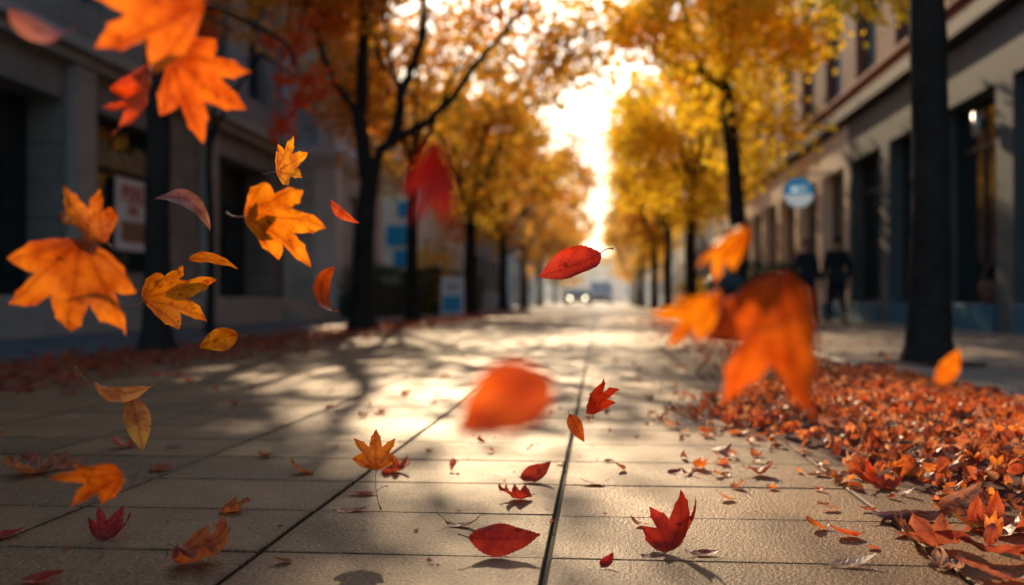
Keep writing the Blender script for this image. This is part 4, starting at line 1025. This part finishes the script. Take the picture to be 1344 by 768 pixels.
fall(281, 344, 1.88, 'oval', 111, 74, -4, 8, 62, (.92, .36, .015), 'flat orange leaf seen edge on between two golden maple leaves', cx=(-1.2, 0), cy=(.6, .5), wid=.26, stem=0, ripple=.06)
fall(436, 379, 1.90, 'oval', 112, 92, -102, 0, -58, (.88, .17, .015), 'orange crescent of a leaf curled like the letter C', cx=(.8, 0), cy=(2.8, 1.2), wid=.20, stem=0)
fall(287, 447, 1.90, 'oval', 113, 54, 195, 10, -30, (.92, .42, .015), 'small yellow cupped leaf with its short stalk upwards', cx=(1.6, .5), cy=(.9, .8), wid=.36, stem=.2)
fall(451, 279, 1.68, 'oval', 114, 50, -42, 5, 48, (.72, .16, .05), 'small rolled brown orange leaf beside the forked tree trunk', cx=(2.6, 1.), cy=(-.6, 0), wid=.22, stem=0)
fall(160, 508, 1.74, 'oval', 115, 92, -10, 8, 56, (.95, .50, .18), 'pale orange twisted leaf above its golden partner on the left', cx=(1.8, 2.), cy=(-1.1, -1.6), wid=.24, stem=.28, stem_bend=.6, ripple=.09)
fall(180, 556, 1.78, 'oval', 116, 78, -72, 5, -38, (.95, .50, .10), 'golden narrow leaf hanging tip down under the twisted pale one', cx=(1.6, .6), cy=(-.9, .6), wid=.24, stem=.25, ripple=.08)
fall(112, 632, 1.34, 'maple', 117, 92, 178, 6, -46, (.92, .27, .015), 'bright orange maple leaf low on the left above the dark red one', cx=(.8, .4), cy=(.3, 0), ripple=.05, stem=.52, stem_bend=-1.4)
fall(572, 246, .62, 'maple', 119, 118, -72, 6, 56, (.26, .012, .006), 'blurred dark red leaf hanging beside the forked tree', cx=(.8, 0), cy=(.5, .3), wid=.30, stem=0)
fall(748, 347, 1.93, 'oval', 120, 90, 202, 6, 34, (.62, .06, .02), 'dark red serrated leaf with pale curled edge over the walk', cx=(1.2, 42.), cy=(.5, -.6), wid=.33, serr=.022, stem=.2, stem_bend=.3, n=34, ripple=.03)
fall(662, 531, .60, 'oval', 121, 150, 205, 8, 26, (.84, .20, .02), 'large blurred red orange leaf low over the middle of the walk', cx=(1.6, 1.2), cy=(-.8, -.8), wid=.36, stem=0, ripple=.12, serr=.012)
fall(951, 332, .86, 'maple', 122, 88, 205, 8, -56, (.95, .42, .012), 'blurred yellow leaf above the big orange one on the right', cx=(.8, .3), cy=(.5, .2), ripple=.03, stem=.5, stem_bend=.9)
fall(903, 412, .86, 'maple', 123, 96, 192, 6, -50, (.95, .42, .012), 'blurred yellow leaf left of the big orange one', cx=(.6, .2), cy=(-.4, 0), ripple=.03, stem=.5, stem_bend=-.7)
fall(1030, 464, .78, 'maple', 124, 206, -80, -6, 64, (.84, .21, .015), 'biggest blurred orange leaf on the right, hanging tip down', cx=(1.1, .5), cy=(-.5, .1), ripple=.04, stem=0)
fall(1246, 482, .98, 'oval', 125, 54, 62, 10, 20, (.94, .36, .012), 'small blurred orange leaf at the foot of the right trunk', cx=(1., 0), wid=.36, stem=0)
fall(787, 521, 1.95, 'maple', 126, 54, 78, 15, 44, (.70, .07, .015), 'small red maple leaf upright over the middle joint', cx=(.9, .4), cy=(.5, 0), ripple=.05, stem=.1)
fall(757, 562, 1.92, 'oval', 127, 42, -62, 10, 20, (.88, .24, .02), 'tiny orange leaf falling tip down onto the middle joint', cx=(1.1, 0), wid=.26, stem=.08)
fall(492, 590, 1.93, 'maple', 128, 52, 92, -8, -6, (.90, .34, .015), 'orange maple leaf with a long thin stalk just above the paving', cx=(.5, .2), cy=(-.2, 0), ripple=.04, stem=.98, stem_bend=-.12)

# ------------------------------------------------------------------ leaves lying on the slabs
def lie(px, py, length, kind, seed, yaw, pitch, roll, color, label, lift=0., group=None, sc=1., **kw):
    g = G(px, py); d = (g-Vector(cam.location)).length
    rot = Matrix.Rotation(R(yaw-90), 3, 'Z') @ Matrix.Rotation(R(pitch), 3, 'X') @ Matrix.Rotation(R(roll), 3, 'Y')
    return make_leaf('fallen_leaf', kind, seed, length/FPX*d*sc, color, rot, label, 'leaf', group, ground=(g.x, g.y, 0), lift=lift, **kw)
lie(662, 730, 94, 'oval', 201, 6, 0, 48, (.92, .10, .02), 'red leaf arched like a tent just left of the middle joint', cx=(-.9, 0.), cy=(.5, 0), wid=.26, serr=.012, stem=.15, ripple=.05, n=34)
lie(884, 722, 88, 'maple', 202, 62, 42, -22, (.92, .085, .02), 'bright red cupped leaf standing on its edge right of the middle joint', cx=(1.7, .8), cy=(.9, .6), ripple=.05, stem=.36, stem_bend=.7)
lie(926, 729, 40, 'oval', 203, 10, 0, 10, (.50, .22, .10), 'small brown leaf touching the red cupped leaf', cx=(1.8, 1.), cy=(.8, 0), stem=.2, wid=.26)
lie(266, 738, 86, 'maple', 204, 5, 4, 8, (.86, .24, .03), 'crumpled orange leaf near the bottom left joint', cx=(1.6, 1.8), cy=(1.4, 1.2), fold=-.15, ripple=.16, stem=.12)
lie(146, 706, 52, 'maple', 205, 80, 30, 8, (.62, .05, .02), 'dark red curled leaf standing under the bright orange one on the left', cx=(1.9, .9), cy=(.8, .4), ripple=.08, stem=.3)
lie(797, 744, 30, 'oval', 206, 55, 24, 12, (.72, .04, .02), 'tiny red leaf at the bottom beside the middle joint', cx=(1.9, .5), cy=(.9, 0), stem=.1, wid=.3)
lie(838, 690, 26, 'oval', 207, 150, 6, 10, (.86, .22, .04), 'tiny orange folded leaf above the red cupped one', cx=(-1.8, 0), cy=(1., 0), stem=0, wid=.36)
lie(609, 692, 58, 'oval', 208, -12, 4, 12, (.46, .24, .14), 'thin brown leaf curled up at its left end', cx=(1.6, .8), cy=(1.4, 1.), wid=.15, stem=.25, ripple=.07)
lie(676, 656, 50, 'maple', 209, 170, 5, 8, (.70, .08, .02), 'small crumpled red leaf left of the middle joint', cx=(1.8, 1.), cy=(1.2, .8), ripple=.12, stem=.1)
lie(703, 632, 50, 'oval', 210, 20, 18, 38, (.70, .10, .03), 'red orange leaf curled open like a shell by the middle joint', cx=(2.4, 1.6), cy=(1.6, .8), wid=.32, stem=.1, ripple=.06)
lie(777, 636, 34, 'oval', 211, 172, 0, 6, (.72, .03, .015), 'small red leaf just right of the middle joint', cx=(-1.3, 0), cy=(.6, 0), wid=.28, stem=.2)
lie(396, 621, 42, 'oval', 212, 160, 8, 14, (.90, .30, .03), 'small orange leaf with a raised tip on the sunlit left slabs', cx=(1.4, .8), cy=(1.5, .6), wid=.34, stem=.15)
lie(309, 672, 44, 'maple', 213, 5, 4, 4, (.92, .28, .03), 'small orange crumpled leaf in the shade left of the bright joint', cx=(1.3, 1.2), cy=(1.3, 1.), ripple=.12, stem=0)
lie(462, 672, 42, 'oval', 214, 12, 0, 6, (.66, .05, .03), 'flat dull red leaf under the long stalked maple leaf', cx=(.9, 0), cy=(.6, .3), wid=.24, stem=.1)
lie(474, 649, 40, 'oval', 215, 190, 0, 8, (.60, .12, .04), 'rust red leaf at the edge of the bright left joint', cx=(1.8, .6), cy=(.7, 0), wid=.30, stem=.4)
lie(520, 620, 44, 'maple', 216, -8, 6, 8, (.74, .14, .03), 'rust orange leaf below the upright orange maple leaf', cx=(1.5, 1.), cy=(1.1, .6), ripple=.10, stem=.1)
lie(370, 739, 28, 'oval', 217, 200, 8, 20, (.26, .12, .06), 'tiny dark brown leaf right of the bottom left joint', cx=(1.9, .8), cy=(1., 0), wid=.32, stem=0)
lie(56, 764, 54, 'oval', 218, 5, 4, 10, (.72, .10, .03), 'red orange leaf at the bottom left edge of the picture', cx=(1.6, 1.), cy=(1., .3), wid=.30, stem=.1, ripple=.08)
lie(8, 705, 44, 'oval', 219, 15, 4, 8, (.70, .05, .02), 'red leaf cut off by the left edge', cx=(1.5, 1.), cy=(.9, .3), wid=.28, stem=.1)
lie(160, 588, 34, 'maple', 220, 150, 10, 12, (.82, .13, .02), 'small red orange leaf under the hanging golden one', cx=(1.2, .8), cy=(1., .6), ripple=.10, stem=0)
lie(36, 622, 62, 'maple', 221, 175, 4, 4, (.62, .26, .08), 'brown orange leaf curled flat in the left shade', cx=(1.4, 1.), cy=(1.2, .8), ripple=.10, stem=.1)
lie(84, 615, 36, 'maple', 222, 110, 16, 10, (.70, .25, .06), 'upturned brown leaf right behind the bright orange falling one', cx=(1.4, 1.), cy=(1.2, .8), ripple=.10, stem=0)
lie(230, 588, 28, 'oval', 223, 5, 0, 10, (.55, .33, .28), 'small pinkish grey leaf in the left shade', cx=(1.9, 1.), cy=(.8, .3), wid=.30, stem=0)
lie(213, 617, 30, 'maple', 224, 5, 0, 4, (.78, .22, .06), 'flat little orange leaf near the far left joint', cx=(.9, .6), cy=(.6, .3), ripple=.08, stem=0)
lie(952, 656, 30, 'oval', 225, 150, 10, 20, (.90, .75, .5), 'small cream curled leaf alone on the right slabs', cx=(1.8, 1.), cy=(1.2, .5), wid=.34, stem=.1)
lie(1119, 744, 64, 'oval', 226, 12, 6, 8, (.92, .78, .52), 'pale cream lens shaped leaf at the lower right', cx=(1.3, .8), cy=(.5, .5), wid=.20, stem=.05)
lie(1108, 705, 50, 'oval', 227, 165, 6, 26, (.74, .20, .06), 'red brown curled leaf above the pale cream one', cx=(2., 1.4), cy=(1.5, 1.), wid=.26, stem=.1, ripple=.08)
lie(1145, 721, 20, 'oval', 228, 180, 6, 16, (.72, .16, .05), 'tiny orange leaf between the red brown one and the heap', cx=(1.8, 1.), cy=(1., .5), wid=.36, stem=0)
lie(1184, 704, 36, 'oval', 229, 175, 2, 10, (.50, .12, .06), 'small dark red brown leaf before the heap', cx=(1.8, 1.), cy=(1., .5), wid=.30, stem=0)
lie(1247, 748, 44, 'maple', 230, 20, 2, 8, (.62, .52, .40), 'crumpled whitish leaf at the bottom of the heap', cx=(1.8, 1.6), cy=(1.6, 1.2), ripple=.20, stem=0)
lie(885, 622, 22, 'oval', 231, 30, 4, 14, (.30, .13, .07), 'tiny dark brown leaf alone right of the joint', cx=(1.8, 1.), cy=(1., .5), wid=.34, stem=0)
lie(800, 607, 18, 'oval', 232, 10, 4, 10, (.45, .10, .05), 'tiny red brown crumb of leaf beside the middle joint', cx=(1.6, 1.), wid=.34, stem=0)
lie(1272, 694, 52, 'oval', 233, 150, 10, 10, (.92, .36, .02), 'bright orange leaf shining among the brown ones of the front heap', cx=(-1.4, 0), cy=(.6, .3), wid=.38, stem=0)
lie(1150, 640, 54, 'maple', 234, 100, 20, 8, (.80, .12, .02), 'bright red orange leaf at the left corner of the heap', cx=(1.2, 1.), cy=(1.1, .6), ripple=.10, stem=0)
lie(1195, 684, 96, 'oval', 235, 8, 2, 8, (.24, .06, .05), 'large dark maroon leaf lying flat in the front of the heap', cx=(-1.1, -1.2), cy=(-.4, 0), wid=.28, stem=.1, ripple=.07)
lie(1262, 672, 84, 'oval', 236, 40, 12, 26, (.68, .40, .24), 'pale edged leaf with its pointed tip raised behind the maroon one', cx=(1.6, 1.), cy=(1., .7), wid=.20, stem=0, ripple=.06)
lie(1222, 722, 100, 'maple', 237, 200, 6, 10, (.50, .20, .10), 'wrinkled brown red leaf with a pale fold at the bottom right', cx=(1.7, 1.2), cy=(1.1, 1.), ripple=.17, stem=.1)
lie(1300, 738, 130, 'oval', 238, 168, 4, 18, (.46, .13, .07), 'long twisted red leaf at the bottom right corner', cx=(2., 1.2), cy=(.9, -.8), wid=.20, stem=0, ripple=.12, lift=.006)
lie(1306, 764, 90, 'oval', 239, 165, 4, 12, (.56, .24, .16), 'broken brown leaf with pale holes at the bottom edge', cx=(1.6, 1.2), cy=(.8, .6), wid=.26, stem=0, ripple=.16)
lie(1318, 700, 90, 'maple', 240, 15, 8, 8, (.56, .16, .06), 'red crumpled leaf at the right edge below the clear slab', cx=(1.6, 1.2), cy=(1.2, 1.), ripple=.15, stem=.1)

# ---- small scattered leaves and the heap by the kerb
rs = random.Random(99)
VAR = []
for i in range(26):
    kind = 'maple' if i % 3 == 0 else 'oval'
    v, f, xy = leaf_data(kind, 300+i, 1., (rs.uniform(.6, 2.3)*rs.choice((1, 1, -1)), rs.uniform(0, 1.8)), (rs.uniform(.2, 1.8)*rs.choice((1, 1, -1)), rs.uniform(0, 1.5)), rs.uniform(-.15, .25), rs.uniform(.06, .18),
                         rings=(.34, .66, 1.) if kind == 'maple' else (.45, .8, 1.), wid=rs.uniform(.2, .36), n=4 if kind == 'maple' else 10, teeth=False)
    v = v-(v.min(0)+v.max(0))/2
    me = bpy.data.meshes.new('fallen_leaf'); me.from_pydata(v.tolist(), [], f); uv = me.uv_layers.new(name='UVMap')
    idx = np.array([l.vertex_index for l in me.loops]); uv.data.foreach_set('uv', xy[idx].astype(np.float32).ravel())
    me.materials.append(M[kind]); me.shade_smooth()
    VAR.append((me, v, f, xy))
def xl(y):
    return float(np.interp(y, [1.5, 1.9, 2.15, 2.5, 3.0, 3.5, 4.0, 4.6, 5.4, 6.0, 7, 12], [1.0, .95, .82, .63, .58, .41, .34, .52, .88, 1.2, 1.3, 1.25]))
def mound(x, y):
    e = min(x-xl(y), 1.70-x+.25, y-2.12, (6.3-y)*.6)
    h = max(0, min(1, e/.42)); h = h*h*(3-2*h)
    return h*(.046+.022*noise.noise(Vector((x*3, y*3, 2))))*(1 if e > 0 else 0)
PCOL = [c for _, c in PILE]+[(.36, .17, .08), (.28, .13, .07), (.50, .24, .10), (.78, .36, .05), (.44, .15, .06), (.68, .24, .04), (.70, .55, .36), (.82, .36, .05)]
items = []       # x, y, z, size, kind of place
def clump(x, y): return noise.noise(Vector((x*2.3+9, y*2.3, 1.)))
tries = 0
while len(items) < 3300:
    x = rs.uniform(-.1, 1.64); y = rs.uniform(2.0, 6.6); e = min(x-xl(y), (y-2.15)*1.2, (6.3-y)*.8)
    p = 1. if e > .12 else (.5+.9*clump(x, y)) * math.exp(min(0, e)*7.5)*(.65 if e < 0 else .9)
    if rs.random() < p: items.append((x, y, mound(x, y)+rs.uniform(0, .022)*(1 if e > .05 else .1), rs.uniform(.036, .066), 1 if e > .02 else 0))
for _ in range(34):       # bigger ones in the front corner
    x = rs.uniform(.70, 1.12); y = rs.uniform(1.55, 2.15)
    if x-.72 < (1.75-y)*.35: continue
    items.append((x, y, rs.uniform(0, .012), rs.uniform(.04, .07), 1))
sparse = []
for _ in range(150):      # thinly scattered over the walk
    y = 2.2+8.5*rs.random()**1.3; x = rs.gauss(.25, .75)
    if -2.5 < x < 1.6 and not (x < .25 and y < 2.6): sparse.append((x, y, 0, rs.uniform(.022, .05), 0))
for _ in range(26):
    sparse.append((rs.uniform(-2.3, -.9), rs.uniform(2.4, 6), 0, rs.uniform(.03, .06), 0))
items += sparse
items.sort(key=lambda q: (q[0]**2+q[1]**2)/(q[3]/.05)**2)
def pose(q):
    x, y, z, s, k = q
    tl = 38 if k else 16
    rot = Matrix.Rotation(rs.uniform(0, 6.28), 3, 'Z') @ Matrix.Rotation(R(rs.gauss(0, tl)), 3, 'X') @ Matrix.Rotation(R(rs.gauss(0, tl)), 3, 'Y')
    vi = rs.randrange(len(VAR)); v = VAR[vi][1] @ np.array(rot.transposed())
    return rot, vi, v
SV, SF, SU, nv = [], [], [], 0
nind = 0
for q in items:
    rot, vi, v = pose(q); x, y, z, s, k = q
    zz = z - float(v[:, 2].min())*s*(1. if z < .012 else .55) + .001
    if nind < 235:
        nind += 1
        o = bpy.data.objects.new('fallen_leaf', VAR[vi][0]); COL.objects.link(o)
        o.matrix_world = Matrix.Translation((x, y, zz)) @ rot.to_4x4() @ Matrix.Scale(s, 4)
        c = rs.choice(PCOL); f_ = rs.uniform(.9, 1.4); o.color = (c[0]*f_, c[1]*f_, c[2]*f_, 1)
        if k: tag(o, 'small curled dry leaf lying in the red and brown heap by the right kerb', 'leaf', 'leaves heaped by the kerb')
        else: tag(o, 'tiny dry leaf lying loose on the slabs outside the heap', 'leaf', 'small leaves scattered on the slabs')
    else:
        SV.append(v*s+np.array([x, y, zz])); SF += [tuple(i+nv for i in ff) for ff in VAR[vi][2]]; SU.append(VAR[vi][3]); nv += len(v)
def stuff_mesh(name, SV, SF, SU, mat, label):
    V = np.concatenate(SV); U = np.concatenate(SU)
    me = bpy.data.meshes.new(name); me.from_pydata(V.tolist(), [], SF); uv = me.uv_layers.new(name='UVMap')
    idx = np.empty(len(me.loops), dtype=np.int32); me.loops.foreach_get('vertex_index', idx)
    uv.data.foreach_set('uv', U[idx].astype(np.float32).ravel()); me.materials.append(mat); me.shade_smooth()
    o = bpy.data.objects.new(name, me); COL.objects.link(o); return tag(o, label, 'leaves', kind='stuff')
stuff_mesh('leaf_heap', SV, SF, SU, M['pile'], 'heap of curled red, orange and brown leaves against the right kerb')
# leaf mould under the heap
mb = MB(); nx, ny = 60, 120
for j in range(ny+1):
    for i in range(nx+1):
        x = .2+(1.655-.2)*i/nx; y = 2.0+4.5*j/ny; h = mound(x, y); mb.v.append((x, y, h*.8-.004))
for j in range(ny):
    for i in range(nx):
        a = j*(nx+1)+i; mb.f.append((a, a+1, a+nx+2, a+nx+1))
tag(mb.build('leaf_mould', simple('leaf_mould', (.10, .035, .02), .95, .6, 30, .8, .01), None, True), 'dark damp leaf mould under the heap', 'leaves', kind='stuff')
# litter strips along both rows of trees
def strip(name, n, fx, mat, label, s0=.05, s1=.085, seed=1):
    global rs
    rs = random.Random(seed); SV, SF, SU, nv = [], [], [], 0
    for _ in range(n):
        x, y, z = fx(rs); s = rs.uniform(s0, s1); rot, vi, v = pose((x, y, 0, s, 0))
        v = v*s; v = v+np.array([x, y, z-float(v[:, 2].min())+.001])
        SV.append(v); SF += [tuple(i+nv for i in ff) for ff in VAR[vi][2]]; SU.append(VAR[vi][3]); nv += len(v)
    return stuff_mesh(name, SV, SF, SU, mat, label)
LIT = leaf_material('litter_leaf', (90, 50, 130), [(0., (.20, .05, .03)), (.3, (.34, .09, .04)), (.55, (.28, .08, .04)), (.8, (.50, .16, .05)), (1., (.42, .10, .04))])
def f1(r):
    y = 4.5+30*r.random()**1.6; x = -3.55+r.gauss(0, .42)
    return x, y, (0 if x > -4.2 else .02)
strip('leaf_litter', 3800, f1, LIT, 'strip of dull red leaf litter around the left row of trunks', seed=71)
def f2(r):
    y = 6.2+16*r.random()**1.4; x = 1.25+r.gauss(0, .28)
    return min(x, 2.6), y, (0 if x < KERB_X else .035)
strip('leaf_litter', 1300, f2, LIT, 'thin reddish leaf litter along the right kerb beyond the heap', .04, .07, seed=72)
def f3(r):
    y = 4+14*r.random(); x = 1.75+2.6*r.random()**1.5; return x, y, .035
strip('leaf_litter', 160, f3, LIT, 'few leaves strewn on the pavement before the right shopfronts', .04, .07, seed=73)
# crumbs of leaf
def f4(r):
    y = 1.5+3.5*r.random(); x = -1.6+3.0*r.random(); return x, y, 0
strip('leaf_crumbs', 170, f4, M['pile'], 'tiny crumbs of dry leaf on the near slabs', .006, .014, seed=74)
